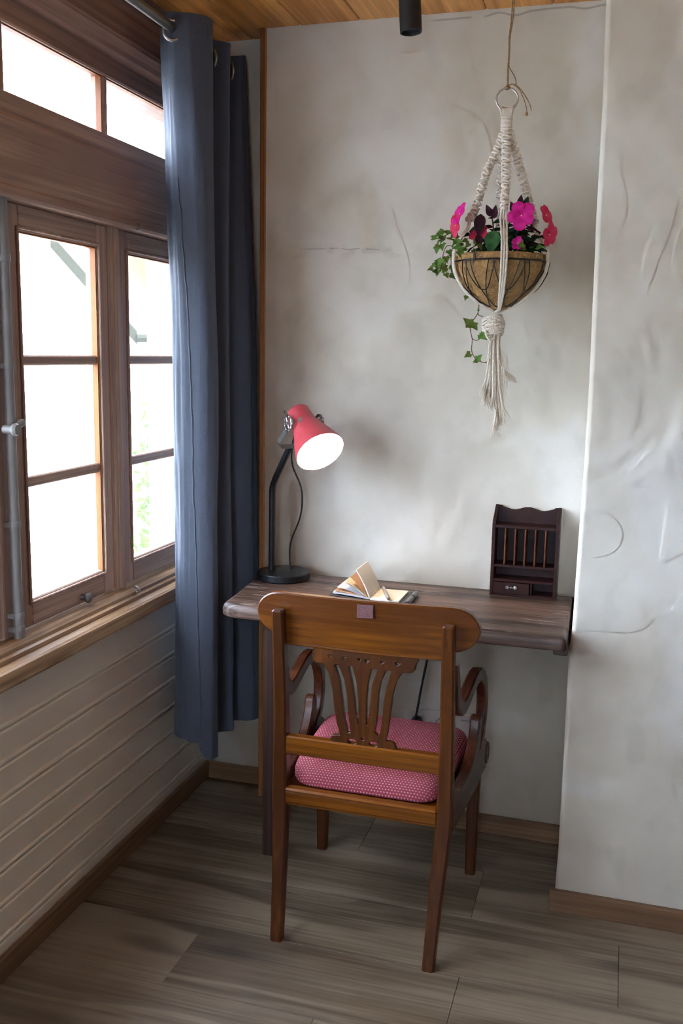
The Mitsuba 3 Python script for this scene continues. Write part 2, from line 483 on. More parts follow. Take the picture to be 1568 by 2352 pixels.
put('wall_back', cat(wall_sheet(40, 90, XT - 0.004, 1.30, -0.01, H + 0.01, -0.001, 1.0, 0.004), box(XT - 0.012, 1.30, 0.003, 0.16, -0.01, H + 0.01)), 'm_plaster', 30, kind='structure')
put('wall_back_recess', box(-0.2, XT - 0.012, YR, 0.16, -0.01, H + 0.01), 'm_plaster', False, kind='structure')
put('trim_1', box(0.226, XT, -0.007, 0.05, 0.0, H, 0.003), 'm_trim', False, kind='structure')

# the projecting wall on the right, with a softly rounded, slightly wavering outer corner
ez = [-0.01, 0.07, 0.15, 0.39, 0.68, 0.77, 1.20, 1.39, 1.72, 1.91, 2.02, 2.24, H + 0.01]
ex = [1.203, 1.203, 1.205, 1.205, 1.203, 1.207, 1.213, 1.213, 1.208, 1.206, 1.206, 1.201, 1.199]
rings = []
zz = np.linspace(-0.01, H + 0.01, 70)
for z in zz:
    e = float(np.interp(z, ez, ex)) + 0.002 * (float(meshkit.noise(np.array([z * 9, 0.3, 0.7]))) - 0.5)
    R = 0.013
    ring = [(e, 0.16), (e, YD + R)]
    for q in np.linspace(0, math.pi / 2, 7)[1:]:
        ring.append((e + R - R * math.cos(q), YD + R - R * math.sin(q)))
    ring += [(X1 + 0.1, YD), (X1 + 0.1, 0.16)]
    rings.append([(a, b, z) for a, b in ring])
put('wall_right', skin(rings), 'm_plaster', 40, kind='structure')

# other sides of the room, behind the camera
put('wall_side', box(X1, X1 + 0.12, Y1 - 0.1, YD + 0.01, -0.01, H + 0.01), 'm_cladding', False, kind='structure')
wx0, wx1, wz0, wz1 = 0.9, 1.7, 1.05, 1.85      # a second window, in the rear wall
put('wall_rear', cat(box(-0.2, wx0, Y1 - 0.12, Y1, -0.01, H + 0.01), box(wx1, X1 + 0.1, Y1 - 0.12, Y1, -0.01, H + 0.01),
                     box(wx0, wx1, Y1 - 0.12, Y1, -0.01, wz0), box(wx0, wx1, Y1 - 0.12, Y1, wz1, H + 0.01)), 'm_cladding', False, kind='structure')

# baseboards
BH = 0.0576
put('baseboard_left', box(0.0, 0.014, Y1, YR, 0, BH, 0.002), 'm_baseboard_y', False, kind='structure')
put('baseboard_recess', box(0.014, XT - 0.018, YR - 0.014, YR, 0, BH, 0.002), 'm_baseboard', False, kind='structure')
put('baseboard_back', box(XT, 1.2, -0.016, -0.001, 0, BH, 0.002), 'm_baseboard', False, kind='structure')
put('baseboard_right', box(1.190, X1, YD - 0.016, YD + 0.002, 0, BH, 0.002), 'm_baseboard', False, kind='structure')

# window wall: painted boards below the sill
put('wall_left', box(-0.16, -0.012, Y1, YR + 0.07, -0.01, 0.70), 'm_panel_paint', False, kind='structure')
gz = [BH - 0.004, 0.0810, 0.163, 0.247, 0.334, 0.418, 0.500, 0.583, 0.706]
gz = [BH - 0.004, 0.0815, 0.1645, 0.248, 0.3325, 0.4165, 0.4995, 0.5825, 0.7060]
for a, b in zip(gz, gz[1:]):
    # a board with a shallow bead along its lower edge and a groove between boards
    prof = [(-0.013, a), (-0.008, a + 0.0005), (-0.0075, a + 0.0035), (-0.002, a + 0.0065), (0.0022, a + 0.0095), (0.0036, a + 0.0130), (0.0022, a + 0.0165), (-0.0012, a + 0.0185),
            (0.0, a + 0.0205), (0.0, b - 0.0035), (-0.0035, b - 0.0004), (-0.013, b - 0.0004)]
    if b - a < 0.03:
        prof = [(-0.013, a), (0.0, a), (0.0, b - 0.0035), (-0.0035, b - 0.0004), (-0.013, b - 0.0004)]
    rr = [[(px, y, pz) for px, pz in prof] for y in (Y1, YR)]
    put('board', skin(rr), 'm_panel_paint', False, 'wall_left')

# window: sill, casements, transom
win = thing('window_1', 'wooden casement window with small panes under a two-pane transom light', kind='structure')


def yprofile(prof, y0, y1):
    return skin([[(px, y, pz) for px, pz in prof] for y in (y0, y1)])


YW0, YW1 = -3.36, YR
put('sill', yprofile([(-0.10, 0.706), (0.050, 0.703), (0.056, 0.706), (0.060, 0.714), (0.060, 0.736), (0.057, 0.744), (0.050, 0.748), (-0.10, 0.752)], YW0, YW1), 'm_sill', 25, win)
put('sill_moulding', yprofile([(-0.10, 0.748), (0.026, 0.748), (0.024, 0.758), (0.016, 0.762), (0.014, 0.770), (0.004, 0.778), (-0.10, 0.778)], YW0, YW1), 'm_sill', 25, win)
ZP0, ZP1 = 0.848, 1.697
bars = [(1.115, 1.141), (1.399, 1.423)]
panes_y = [(-0.341 - 0.491 * k, -0.013 - 0.491 * k) for k in range(7)]


def rect_frame(y0, y1, z0, z1, w, x0, x1, rev):
    """Sash members round an opening y0..y1, z0..z1: (left stile, right stile, bottom rail, top rail)."""
    return


# glass lies behind the sash face; the reveal of every opening is what one sees of the sash depth
XF, XG = -0.029, -0.046          # sash face, glass
edges = []
for k, (ya, yb) in enumerate(panes_y):
    s = thing(win + '__sash', None)
    # the sash's own stiles and rails
    sl, sr = ya - 0.055, yb + 0.055
    if k == 0:
        sr = yb + 0.045
    put('stile', box(XG - 0.016, XF, sl, ya, 0.782, 1.757, 0.003), 'm_window_z', False, s)
    put('stile', box(XG - 0.016, XF, yb, sr, 0.782, 1.757, 0.003), 'm_window_z', False, s)
    put('rail', box(XG - 0.016, XF + 0.0005, ya - 0.001, yb + 0.001, 0.782, ZP0, 0.003), 'm_window_y', False, s)
    put('rail', box(XG - 0.016, XF + 0.0005, ya - 0.001, yb + 0.001, ZP1, 1.757, 0.003), 'm_window_y', False, s)
    # a thin raised bead round the opening
    bd = [box(XF - 0.001, XF + 0.006, ya - 0.012, ya - 0.005, ZP0 - 0.012, ZP1 + 0.012, 0.002), box(XF - 0.001, XF + 0.006, yb + 0.005, yb + 0.012, ZP0 - 0.012, ZP1 + 0.012, 0.002),
          box(XF - 0.001, XF + 0.006, ya - 0.005, yb + 0.005, ZP0 - 0.012, ZP0 - 0.005, 0.002), box(XF - 0.001, XF + 0.006, ya - 0.005, yb + 0.005, ZP1 + 0.005, ZP1 + 0.012, 0.002)]
    put('bead', cat(bd), 'm_window_z', False, s)
    for q0, q1 in ((ya - 0.001, ya + 0.003), (yb - 0.003, yb + 0.001)):
        put('glazing_bead', box(XG + 0.001, XF - 0.001, q0, q1, ZP0, ZP1), 'm_fresh_pine', False, s)
    put('glazing_bead', box(XG + 0.001, XF - 0.001, ya, yb, ZP1 - 0.003, ZP1 + 0.001), 'm_fresh_pine', False, s)
    zs = [ZP0] + [z for b in bars for z in b] + [ZP1]
    for z0, z1 in bars:
        put('muntin', box(XG - 0.010, XG + 0.013, ya - 0.001, yb + 0.001, z0, z1, 0.003), 'm_window_y', False, s)
    for z0, z1 in ((ZP0, bars[0][0]), (bars[0][1], bars[1][0]), (bars[1][1], ZP1)):
        put('pane', xf(plate(Polygon([(ya - 0.004, z0 - 0.004), (yb + 0.004, z0 - 0.004), (yb + 0.004, z1 + 0.004), (ya - 0.004, z1 + 0.004)]), 0.001).slice_plane([0, 0, 0.0005], [0, 0, -1]) if False else
                       trimesh.Trimesh([(ya - 0.004, z0 - 0.004, 0), (yb + 0.004, z0 - 0.004, 0), (yb + 0.004, z1 + 0.004, 0), (ya - 0.004, z1 + 0.004, 0)], [(0, 1, 2), (0, 2, 3)], process=False),
                       (0, 1, 0), (0, 0, 1), (1, 0, 0), (XG, 0, 0)), 'm_pane', False, s)
# mullions between the casements (with a rounded cover strip on every second one)
for k in range(7):
    ya = panes_y[k][0] - 0.055
    yb = (panes_y[k + 1][1] + 0.055) if k < 6 else ya - 0.05
    if k % 2 == 0:
        put('mullion', cat(box(-0.068, -0.022, yb - 0.003, ya + 0.003, 0.775, 1.765, 0.004), tube([(-0.022, (ya + yb) / 2, 0.78), (-0.022, (ya + yb) / 2, 1.76)], 0.008, 10)), 'm_window_z', 40, win)
    else:
        put('mullion', box(-0.068, -0.025, yb - 0.012, ya + 0.012, 0.775, 1.765, 0.005), 'm_window_z', False, win)
put('mullion', box(-0.068, -0.020, panes_y[0][1] + 0.045, YR, 0.775, 1.765, 0.003), 'm_window_z', False, win)
# horizontal beam between casements and transom
put('transom_beam', yprofile([(-0.11, 1.757), (0.010, 1.757), (0.014, 1.764), (0.012, 1.780), (0.006, 1.786), (0.006, 1.925), (0.000, 1.931), (-0.020, 1.938), (-0.020, 1.984), (-0.11, 1.984)], YW0, YW1), 'm_window_y', 20, win)
ZT0, ZT1 = 1.984, 2.126
ty = [(-0.457 - 0.4325 * k + 0.4325 - 0.4325 * 0 + 0.027 - 0.027, 0) for k in range(1)]
tp = [(-0.430 - 0.4325 * k, -0.430 + 0.4055 - 0.4325 * k) for k in range(7)]
for k, (ya, yb) in enumerate(tp):
    s = thing(win + '__transom_light', None)
    put('glazing_bead', box(XG + 0.001, XF - 0.001, yb - 0.003, yb + 0.0005, ZT0, ZT1), 'm_fresh_pine', False, s)
    put('glazing_bead', box(XG + 0.001, XF - 0.001, ya, yb, ZT1 - 0.003, ZT1 + 0.001), 'm_fresh_pine', False, s)
    put('bar', box(XG - 0.016, XF, ya - 0.027, ya, ZT0 - 0.002, ZT1 + 0.002, 0.003), 'm_window_z', False, s)
    put('pane', trimesh.Trimesh([(XG, ya - 0.004, ZT0 - 0.004), (XG, yb + 0.004, ZT0 - 0.004), (XG, yb + 0.004, ZT1 + 0.004), (XG, ya - 0.004, ZT1 + 0.004)], [(0, 1, 2), (0, 2, 3)], process=False), 'm_pane', False, s)
put('jamb', box(-0.068, XF, tp[0][1], YR, ZT0 - 0.002, ZT1 + 0.002, 0.003), 'm_window_z', False, win)
put('header_beam', yprofile([(-0.11, 2.126), (-0.024, 2.126), (-0.020, 2.130), (-0.020, 2.176), (-0.006, 2.180), (0.002, 2.186), (0.006, 2.196), (0.012, 2.205), (0.020, 2.212), (0.022, 2.222), (0.016, 2.228),
                             (0.010, 2.230), (0.010, 2.300), (0.016, 2.310), (0.020, 2.322), (0.024, H), (-0.11, H)], YW0, YW1), 'm_header', 20, win)
put('wall_left_above', box(-0.14, -0.10, Y1, YR + 0.07, 2.15, H + 0.02), 'm_panel_paint', False, kind='structure')
put('wall_left_end', box(-0.16, -0.002, Y1, YW0, 0.69, H + 0.01), 'm_panel_paint', False, kind='structure')
# espagnolette bolt on the meeting stile
ro = thing(win + '__espagnolette', 'grey painted espagnolette rod with a round turning knob')
yo, xo = -0.918, -0.008
put('rod', tube([(xo, yo, 0.772), (xo, yo, 1.775)], 0.0115, 12), 'm_grey_iron', 40, ro)
for z in (0.80, 0.832, 1.045, 1.40, 1.63):
    put('guide', cat(lathe([(0.0, -0.009), (0.0135, -0.008), (0.0145, 0), (0.0135, 0.008), (0.0, 0.009)], 14, (xo, yo, z)), box(XF - 0.002, xo, yo - 0.016, yo + 0.016, z - 0.006, z + 0.006, 0.001)), 'm_grey_iron', 40, ro)
put('knob', cat(lathe([(0, 0), (0.010, 0.002), (0.009, 0.020), (0.007, 0.024), (0.013, 0.026), (0.0145, 0.031), (0.011, 0.037), (0, 0.039)], 18, (xo, yo - 0.026, 1.262), (1, 0.0, 0)),
                tube(smooth_path([(xo + 0.016, yo - 0.024, 1.262), (xo + 0.018, yo - 0.004, 1.267), (xo + 0.017, yo + 0.020, 1.276)], 8), [0.006, 0.006, 0.006, 0.0065, 0.007, 0.008, 0.009, 0.0075], 10)), 'm_grey_iron', 40, ro)
put('knob', lathe([(0, 0), (0.009, 0.001), (0.007, 0.010), (0.013, 0.016), (0.014, 0.022), (0.010, 0.027), (0, 0.029)], 18, (XF, -0.617, 0.800), (1, 0, 0)), 'm_dark_steel', 40, win)
put('hook', tube(smooth_path([(0.006, -0.360, 1.772), (0.020, -0.360, 1.771), (0.024, -0.360, 1.763), (0.018, -0.361, 1.757), (0.012, -0.361, 1.762)], 14), 0.0022, 6), 'm_dark_steel', 40, win)
put('hook', tube(smooth_path([(0.010, -0.408, 0.780), (0.022, -0.408, 0.781), (0.026, -0.408, 0.772), (0.020, -0.409, 0.767), (0.014, -0.409, 0.772)], 14), 0.0028, 6), 'm_dark_steel', 40, win)

# ------------------------------------------------------------------ outside: neighbouring house, tree
GZ = -2.8
RV, NV = np.array([0.851, 0.525, 0.0]), np.array([-0.525, 0.851, 0.0])
AP = np.array([-6.36, 8.99, 2.98])      # apex of the gable
put('yard', box(-40, -0.4, -20, 40, GZ - 0.2, GZ), 'm_yard', False, kind='structure')
hs = thing('neighbour_house', 'pale gabled house with cream eaves seen through the window panes', 'house')


def hmap(m):
    return xf(m, RV, NV, (0, 0, 1), AP * [1, 1, 0])


sl = 1.26 / 1.11
hw_ = 3.2
put('wall', hmap(xf(plate(Polygon([(-hw_, GZ), (0.95, GZ), (0.95, 2.98 - 0.95 * sl), (0, 2.98), (-hw_, 2.98 - hw_ * 0.62)]), 6.0), (1, 0, 0), (0, 0, 1), (0, 1, 0), (0, 0.45, 0))), 'm_house_wall', False, hs)
put('wall', hmap(box(0.9, 7.5, 1.3, 8, GZ, 2.2)), 'm_house_wall', False, hs)


def slab(p0, p1, th, y0, y1):
    (x0, z0), (x1, z1) = p0, p1
    return hmap(xf(plate(Polygon([(x0, z0), (x1, z1), (x1, z1 + th), (x0, z0 + th)]), y1 - y0), (1, 0, 0), (0, 0, 1), (0, 1, 0), (0, y0, 0)))


put('roof', cat(slab((0, 2.98), (1.14, 2.98 - 1.14 * sl), 0.10, 0.02, 7), slab((-3.6, 2.98 - 3.6 * 0.62), (0, 2.98), 0.10, 0.46, 7)), 'm_roof_tile', False, hs)
put('soffit', cat(slab((0, 2.96), (1.12, 2.96 - 1.12 * sl), 0.03, 0.02, 6.9)), 'm_soffit', False, hs)
put('verge_board', slab((0.0, 2.80), (1.14, 2.80 - 1.14 * sl), 0.19, 0.0, 0.05), 'm_verge', False, hs)
put('gutter', hmap(tube([(1.14, 0.0, 1.60), (2.2, 0.1, 1.62)], 0.06, 8)), 'm_verge', 40, hs)
put('roof', slab((0.9, 3.55), (3.4, 3.55 - 2.5 * 1.1), 0.08, 1.0, 8), 'm_roof_tile', False, hs)
put('soffit', slab((0.9, 3.52), (3.35, 3.52 - 2.45 * 1.1), 0.02, 0.98, 7.9), 'm_soffit', False, hs)


def leafcloud(n, c, r, size, seed):
    g = np.random.default_rng(seed)
    d = g.normal(size=(n, 3)); d /= np.linalg.norm(d, axis=1, keepdims=True)
    p = np.asarray(c) + d * np.asarray(r) * (g.uniform(0.25, 1, (n, 1)) ** 0.5)
    a = g.normal(size=(n, 3)); a /= np.linalg.norm(a, axis=1, keepdims=True)
    b = np.cross(a, g.normal(size=(n, 3))); b /= np.linalg.norm(b, axis=1, keepdims=True)
    s = size * g.uniform(0.6, 1.3, (n, 1))
    v = np.stack([p - a * s, p + b * s * 0.45, p + a * s, p - b * s * 0.45], 1).reshape(-1, 3)
    i = np.arange(n)[:, None] * 4
    return trimesh.Trimesh(v, np.vstack([i + [0, 1, 2], i + [0, 2, 3]]), process=False)


for nm, c, r, n, sd, lab in (('shrub', (-2.3, 4.55, 0.1), (0.42, 0.42, 1.35), 700, 3, 'tall leafy shrub behind the right-hand casement'),
                             ('shrub', (-4.4, 3.55, -0.1), (0.28, 0.28, 1.2), 350, 4, 'slim sparse shrub at the left edge of the left-hand casement')):
    sh = thing(nm, lab, 'shrub')
    put('foliage', leafcloud(n, c, r, 0.06, sd), 'm_shrub_leaf', False, sh, kind='stuff')
    put('stem', tube([(c[0], c[1], GZ), (c[0] + 0.05, c[1], c[2] - 0.9), (c[0], c[1] + 0.04, c[2] + 0.8)], [0.05, 0.04, 0.012], 7), 'm_stem', 40, sh)

# ------------------------------------------------------------------ curtain rod and curtain
XC = 0.120
rod = thing('curtain_rod', 'slim steel curtain rod below the ceiling along the window wall', 'curtain rod')
put('pole', tube([(XC, -3.6, 2.259), (XC, YR - 0.012, 2.259)], 0.0125, 16), 'm_dark_steel', 40, rod)
put('bracket', cat(tube([(XC, YR - 0.014, 2.259), (XC, YR, 2.259)], 0.022, 16)), 'm_dark_steel', 40, rod)
for y in (-3.4, -1.6):
    put('bracket', cat(box(0.0, XC, y - 0.008, y + 0.008, 2.252, 2.266, 0.002), tube([(XC, y - 0.012, 2.259), (XC, y + 0.012, 2.259)], 0.017, 14)), 'm_dark_steel', 40, rod)

# plan of the folds (x, y) at the heading, in the middle and at the hem
P_TOP = [(0.062, -0.305), (0.090, -0.338), (0.126, -0.358), (0.162, -0.350), (0.190, -0.300), (0.184, -0.255), (0.140, -0.210), (0.098, -0.175), (0.085, -0.145), (0.125, -0.120), (0.168, -0.092), (0.150, -0.060),
         (0.098, -0.045), (0.085, -0.020), (0.110, 0.005), (0.150, 0.025), (0.160, 0.045), (0.120, 0.060), (0.070, 0.068)]
P_MID = [(0.068, -0.275), (0.100, -0.302), (0.138, -0.318), (0.174, -0.316), (0.200, -0.290), (0.196, -0.255), (0.150, -0.215), (0.110, -0.180), (0.105, -0.155), (0.135, -0.138), (0.172, -0.118), (0.160, -0.090),
         (0.120, -0.065), (0.120, -0.035), (0.160, -0.015), (0.192, 0.010), (0.200, 0.035), (0.160, 0.055), (0.090, 0.068)]
P_BOT = [(0.068, -0.280), (0.096, -0.302), (0.128, -0.312), (0.158, -0.318), (0.196, -0.296), (0.196, -0.258), (0.165, -0.215), (0.125, -0.185), (0.110, -0.155), (0.140, -0.138), (0.178, -0.110), (0.170, -0.085),
         (0.130, -0.065), (0.130, -0.035), (0.165, -0.015), (0.205, 0.005), (0.215, 0.030), (0.175, 0.055), (0.100, 0.068)]
NU, NVv = 220, 70
from scipy.interpolate import CubicSpline, PchipInterpolator


def plan(P):
    P = np.asarray(P, float)
    return PchipInterpolator(np.linspace(0, 1, len(P)), P, axis=0)(np.linspace(0, 1, NU))


PT, PM, PB = plan(P_TOP), plan(P_MID), plan(P_BOT)
uu = np.linspace(0, 1, NU)
zt = 2.298 + 0.004 * np.sin(uu * 30)
zb = np.interp(uu, [0, 0.17, 0.20, 0.28, 0.36, 0.5, 0.62, 0.72, 0.8, 1], [0.302, 0.300, 0.248, 0.240, 0.244, 0.262, 0.268, 0.262, 0.256, 0.262])
G = np.zeros((NVv, NU, 3)); UVc = np.zeros((NVv, NU, 2))
for i, v in enumerate(np.linspace(0, 1, NVv)):
    z = zt + (zb - zt) * v
    w1, w2 = np.clip(1 - v / 0.45, 0, 1) ** 1.3, np.clip((v - 0.45) / 0.55, 0, 1) ** 1.2
    xy = PT * w1 + PB * w2 + PM * (1 - w1 - w2)
    wr = (meshkit.fbm(np.column_stack([uu * 26, np.full(NU, v * 4.0), np.full(NU, 2.0)]), 3, 9) - 0.5) * 0.016
    G[i, :, :2] = xy + wr[:, None] * np.array([1, 0.4])
    G[i, :, 2] = z
    UVc[i, :, 0], UVc[i, :, 1] = uu, v
du = np.gradient(G, axis=1); dv = np.gradient(G, axis=0)
nn = np.cross(du, dv); nn /= np.linalg.norm(nn, axis=2, keepdims=True) + 1e-12
both = np.concatenate([(G + nn * 0.001).reshape(-1, 3), (G - nn * 0.001).reshape(-1, 3)])
ii, jj = np.meshgrid(np.arange(NVv - 1), np.arange(NU - 1), indexing='ij')
a = (ii * NU + jj).ravel(); M_ = NVv * NU
f1 = np.vstack([np.column_stack([a, a + 1, a + NU + 1]), np.column_stack([a, a + NU + 1, a + NU])])
F = [f1, f1[:, ::-1] + M_]
edge = list(range(0, NU)) + [r * NU + NU - 1 for r in range(1, NVv)] + [(NVv - 1) * NU + c for c in range(NU - 2, -1, -1)] + [r * NU for r in range(NVv - 2, 0, -1)]
edge = np.array(edge); en = np.roll(edge, -1)
F += [np.column_stack([edge, edge + M_, en + M_]), np.column_stack([edge, en + M_, en])]
cm = trimesh.Trimesh(both, np.vstack(F), process=False)
cur = put('curtain', cm, 'm_curtain', True, label='blue-grey cotton curtain gathered in the corner beside the window', category='curtain', uv=np.vstack([UVc.reshape(-1, 2)] * 2))
hem_p = []
for i in range(int(NVv * 0.20), NVv):
    c_ = 0.105 + (0.186 - 0.105) * (i / (NVv - 1) - 0.20) / 0.80
    j_ = int(c_ * (NU - 1))
    hem_p.append(G[i, j_] + nn[i, j_] * (0.0016 if (nn[i, j_] @ np.array([0.3, -0.95, 0])) > 0 else -0.0016))
put('hem', tube(np.array(hem_p), 0.0024, 6), 'm_curtain', 40, cur)
# stitched hem along the leading edge and metal eyelets round the rod
for (gx, gy), ax in (((0.122, -0.358), (-0.45, 0.85, 0.0)), ((0.122, -0.108), (0.6, 0.7, 0)), ((0.122, 0.02), (0.6, 0.6, 0))):
    w = np.array(ax, float); w /= np.linalg.norm(w)
    u_ = np.array([-w[1], w[0], 0]); ang = np.linspace(0, 2 * np.pi, 29)[:-1]
    put('eyelet', tube(np.array([gx, gy, 2.252]) + 0.024 * (np.cos(ang)[:, None] * u_ + np.sin(ang)[:, None] * np.array([0, 0, 1.0])), 0.0045, 8, True), 'm_steel', 40, cur)

# ------------------------------------------------------------------ desk
dk = thing('desk', 'worn brown wooden wall desk top spanning the niche under the plaster wall', 'desk')
DT, DB = 0.764, 0.727
fx = np.linspace(0.283, 1.200, 60)
fy = -0.437 + 0.004 * np.sin(fx * 9) + 0.004 * (meshkit.noise(np.column_stack([fx * 22, fx * 0, fx * 0 + 1])) - 0.5)
fy[:5] += np.array([0.018, 0.009, 0.005, 0.002, 0.0])
outl = [(a, b) for a, b in zip(fx, fy)] + [(1.200, -0.003), (0.250, -0.003), (0.254, -0.14), (0.268, -0.28), (0.278, -0.40)]
top = plate(Polygon(outl), DT - DB, 0.0)
pl = Polygon(outl)
lay = []
V, Fz = [], []
R0 = np.array(shapely.geometry.polygon.orient(pl, 1.0).exterior.coords)[:-1]
sec = [(0.010, 0.0), (0.003, 0.002), (0.0, 0.008), (0.0, DT - DB - 0.014), (0.003, DT - DB - 0.006), (0.009, DT - DB - 0.001), (0.014, DT - DB)]
rings = []
for b, h in sec:
    r = ring_offset(R0, b)
    r[:, 1] = np.minimum(r[:, 1], -0.003)
    rings.append(np.column_stack([r, np.full(len(r), DB + h)]))
side = skin(rings, False, False)
def capz(r, z, up):
    t_ = earcut.triangulate_float64(r[:, :2].copy(), np.array([len(r)], np.uint32)).reshape(-1, 3).astype(int)
    q = r[t_]; ar = np.cross(q[:, 1, :2] - q[:, 0, :2], q[:, 2, :2] - q[:, 0, :2])
    t_[(ar < 0) == up] = t_[(ar < 0) == up][:, ::-1]
    return trimesh.Trimesh(r, t_, process=False)
put('top', cat(side, capz(rings[-1], DT, True), capz(rings[0], DB, False)), 'm_desk', 35, dk)
put('leg', skin([[(0.372 + dx, -0.325 + dy, z) for dx, dy in ((0.003, -0.02), (0, -0.017), (0, 0.02), (0.045, 0.02), (0.045, -0.017), (0.042, -0.02))] for z, in ((0.0,), (DB,))]), 'm_desk_leg', False, dk)
put('batten', box(0.29, 1.19, -0.395, -0.365, DB - 0.012, DB, 0.002), 'm_desk_edge', False, dk)
put('cleat', box(1.166, 1.2015, -0.39, -0.06, DB - 0.024, DB - 0.0005, 0.002), 'm_desk_leg', False, dk)

# ------------------------------------------------------------------ desk lamp
lp = thing('desk_lamp', 'red metal desk lamp with black pole and round base, switched on', 'lamp')
BX, BY = 0.341, -0.094
put('base', lathe([(0, DT), (0.077, DT), (0.080, DT + 0.004), (0.080, DT + 0.020), (0.0785, DT + 0.023), (0.076, DT + 0.024), (0.020, DT + 0.0255), (0, DT + 0.026)], 56, (BX, BY, 0)), 'm_black', 25, lp)
PV = np.array([0.430, -0.181, 1.243])            # pivot of the shade
AX = np.array([0.60, -0.535, -0.625]); AX /= np.linalg.norm(AX)
PA = np.cross(AX, [0, 0, 1.0]); PA /= np.linalg.norm(PA)      # pivot axis
pol = smooth_path([(0.305, -0.100, DT + 0.021), (0.3055, -0.100, 0.90), (0.306, -0.100, 1.022)], 12)
top_ = np.array([0.380, -0.158, 1.168])
bendp = np.array([0.306, -0.100, 1.048])
arc = [(0.3062, -0.1001, 1.033), (0.3092, -0.1025, 1.0485)]
path = np.vstack([pol, arc, [bendp + (top_ - bendp) * t for t in np.linspace(0.20, 1, 8)]])
put('pole', tube(path, 0.0095, 16), 'm_black', 40, lp)
# U-shaped bracket: foot across the pole's end, two arms up to the pivot
fw = 0.041
def strip(pts, w, th, wdir):
    pts = np.asarray(pts, float); t, _, _ = frames(pts)
    wd = np.asarray(wdir, float)
    rr = []
    for p, tt in zip(pts, t):
        w_ = wd - tt * (wd @ tt); w_ /= np.linalg.norm(w_)
        n_ = np.cross(tt, w_)
        rr.append([p + w_ * w / 2 + n_ * th / 2, p - w_ * w / 2 + n_ * th / 2, p - w_ * w / 2 - n_ * th / 2, p + w_ * w / 2 - n_ * th / 2])
    return skin(rr)
foot = top_ + np.array([0.0, 0.0, 0.004])
dirU = (PV - foot); dirU -= PA * (dirU @ PA)
dn = dirU / np.linalg.norm(dirU)
wdir = np.cross(PA, dn)
pts = [PV + PA * fw, foot + dn * 0.018 + PA * fw, foot + dn * 0.006 + PA * (fw - 0.006), foot + PA * (fw - 0.014), foot - PA * (fw - 0.014), foot + dn * 0.006 - PA * (fw - 0.006), foot + dn * 0.018 - PA * fw, PV - PA * fw]
put('bracket', strip(pts, 0.016, 0.003, wdir), 'm_dark_steel', False, lp)


def handwheel(c, ax, rad):
    w = np.asarray(ax, float); w /= np.linalg.norm(w)
    u = np.cross(w, [0, 0, 1.0]); u /= np.linalg.norm(u); v = np.cross(w, u)
    ang = np.linspace(0, 2 * np.pi, 73)[:-1]
    rr = rad * (1 + 0.07 * np.cos(ang * 10))
    ms = [tube(np.asarray(c) + rr[:, None] * (np.cos(ang)[:, None] * u + np.sin(ang)[:, None] * v), 0.0037, 8, True)]
    for k in range(4):
        q = k * np.pi / 2 + 0.5
        d = math.cos(q) * u + math.sin(q) * v
        ms.append(tube([np.asarray(c) + d * 0.003, np.asarray(c) + d * rad], [0.0026, 0.002], 6))
    ms.append(lathe([(0, -0.006), (0.005, -0.005), (0.005, 0.004), (0.004, 0.006), (0, 0.007)], 14, c, w))
    return cat(ms)


for s in (1, -1):
    c = PV + PA * s * (fw + 0.010)
    put('knob', handwheel(c, PA * s, 0.0205), 'm_steel' if s > 0 else 'm_dark_steel', 40, lp)
    put('pivot_bolt', cat(tube([PV + PA * s * 0.030, PV + PA * s * (fw + 0.008)], 0.005, 10), lathe([(0, -0.002), (0.0125, -0.0015), (0.0125, 0.0015), (0, 0.002)], 20, PV + PA * s * (fw - 0.004), PA)), 'm_dark_steel', 40, lp)
# shade: cap, neck, ridge, flared cone; t along AX from the pivot
prof = [(0.000, -0.046), (0.026, -0.046), (0.0315, -0.0445), (0.0335, -0.041), (0.0335, -0.038), (0.0345, -0.020), (0.0360, 0.000), (0.0385, 0.018), (0.0395, 0.023), (0.0425, 0.027), (0.0440, 0.030), (0.0450, 0.035),
        (0.0510, 0.052), (0.0575, 0.070), (0.0630, 0.088), (0.0680, 0.104), (0.0705, 0.1155), (0.0715, 0.120)]
inner = [(0.0700, 0.120), (0.0688, 0.1155), (0.0660, 0.103), (0.0610, 0.087), (0.0555, 0.069), (0.0490, 0.051), (0.0430, 0.036), (0.0375, 0.026), (0.0340, 0.010), (0.0320, -0.010), (0.0, -0.012)]
shade = put('shade', lathe(prof + [(0.0700, 0.120)], 56, PV, AX), 'm_lamp_red', 35, lp, label='worn red enamel shade')
put('lining', lathe(inner, 56, PV, AX), 'm_lamp_white', 35, shade)
bul = np.array(PV) + AX * 0.070
ball = lathe([(0.0, -0.075), (0.012, -0.073), (0.013, -0.045), (0.018, -0.030)], 20, bul, AX)
put('socket', ball, 'm_lamp_white', 35, lp)
bulb_prof = [(0.013, -0.040)] + [(0.026 * math.sin(q), -0.026 * math.cos(q)) for q in np.linspace(0.55, math.pi - 0.01, 12)]
bm = lathe(bulb_prof, 24, bul, AX)
bm.fix_normals() if False else None
key = put('bulb', bm, 'm_lamp_white', True, lp)
LAMP = 150.0
scene[key]['emitter'] = {'type': 'area', 'radiance': rgb(LAMP, LAMP * 0.72, LAMP * 0.42)}
put('cable', tube(smooth_path([PV - AX * 0.030 - PA * 0.0 + np.array([-0.030, 0.028, -0.012]), (0.372, -0.110, 1.170), (0.370, -0.102, 1.110), (0.392, -0.092, 1.050), (0.397, -0.090, 1.004), (0.391, -0.086, 0.960), (0.371, -0.078, 0.910),
                                (0.356, -0.072, 0.872), (0.352, -0.070, 0.828), (0.356, -0.070, 0.787)], 60), 0.0027, 8), 'm_black', 40, lp)
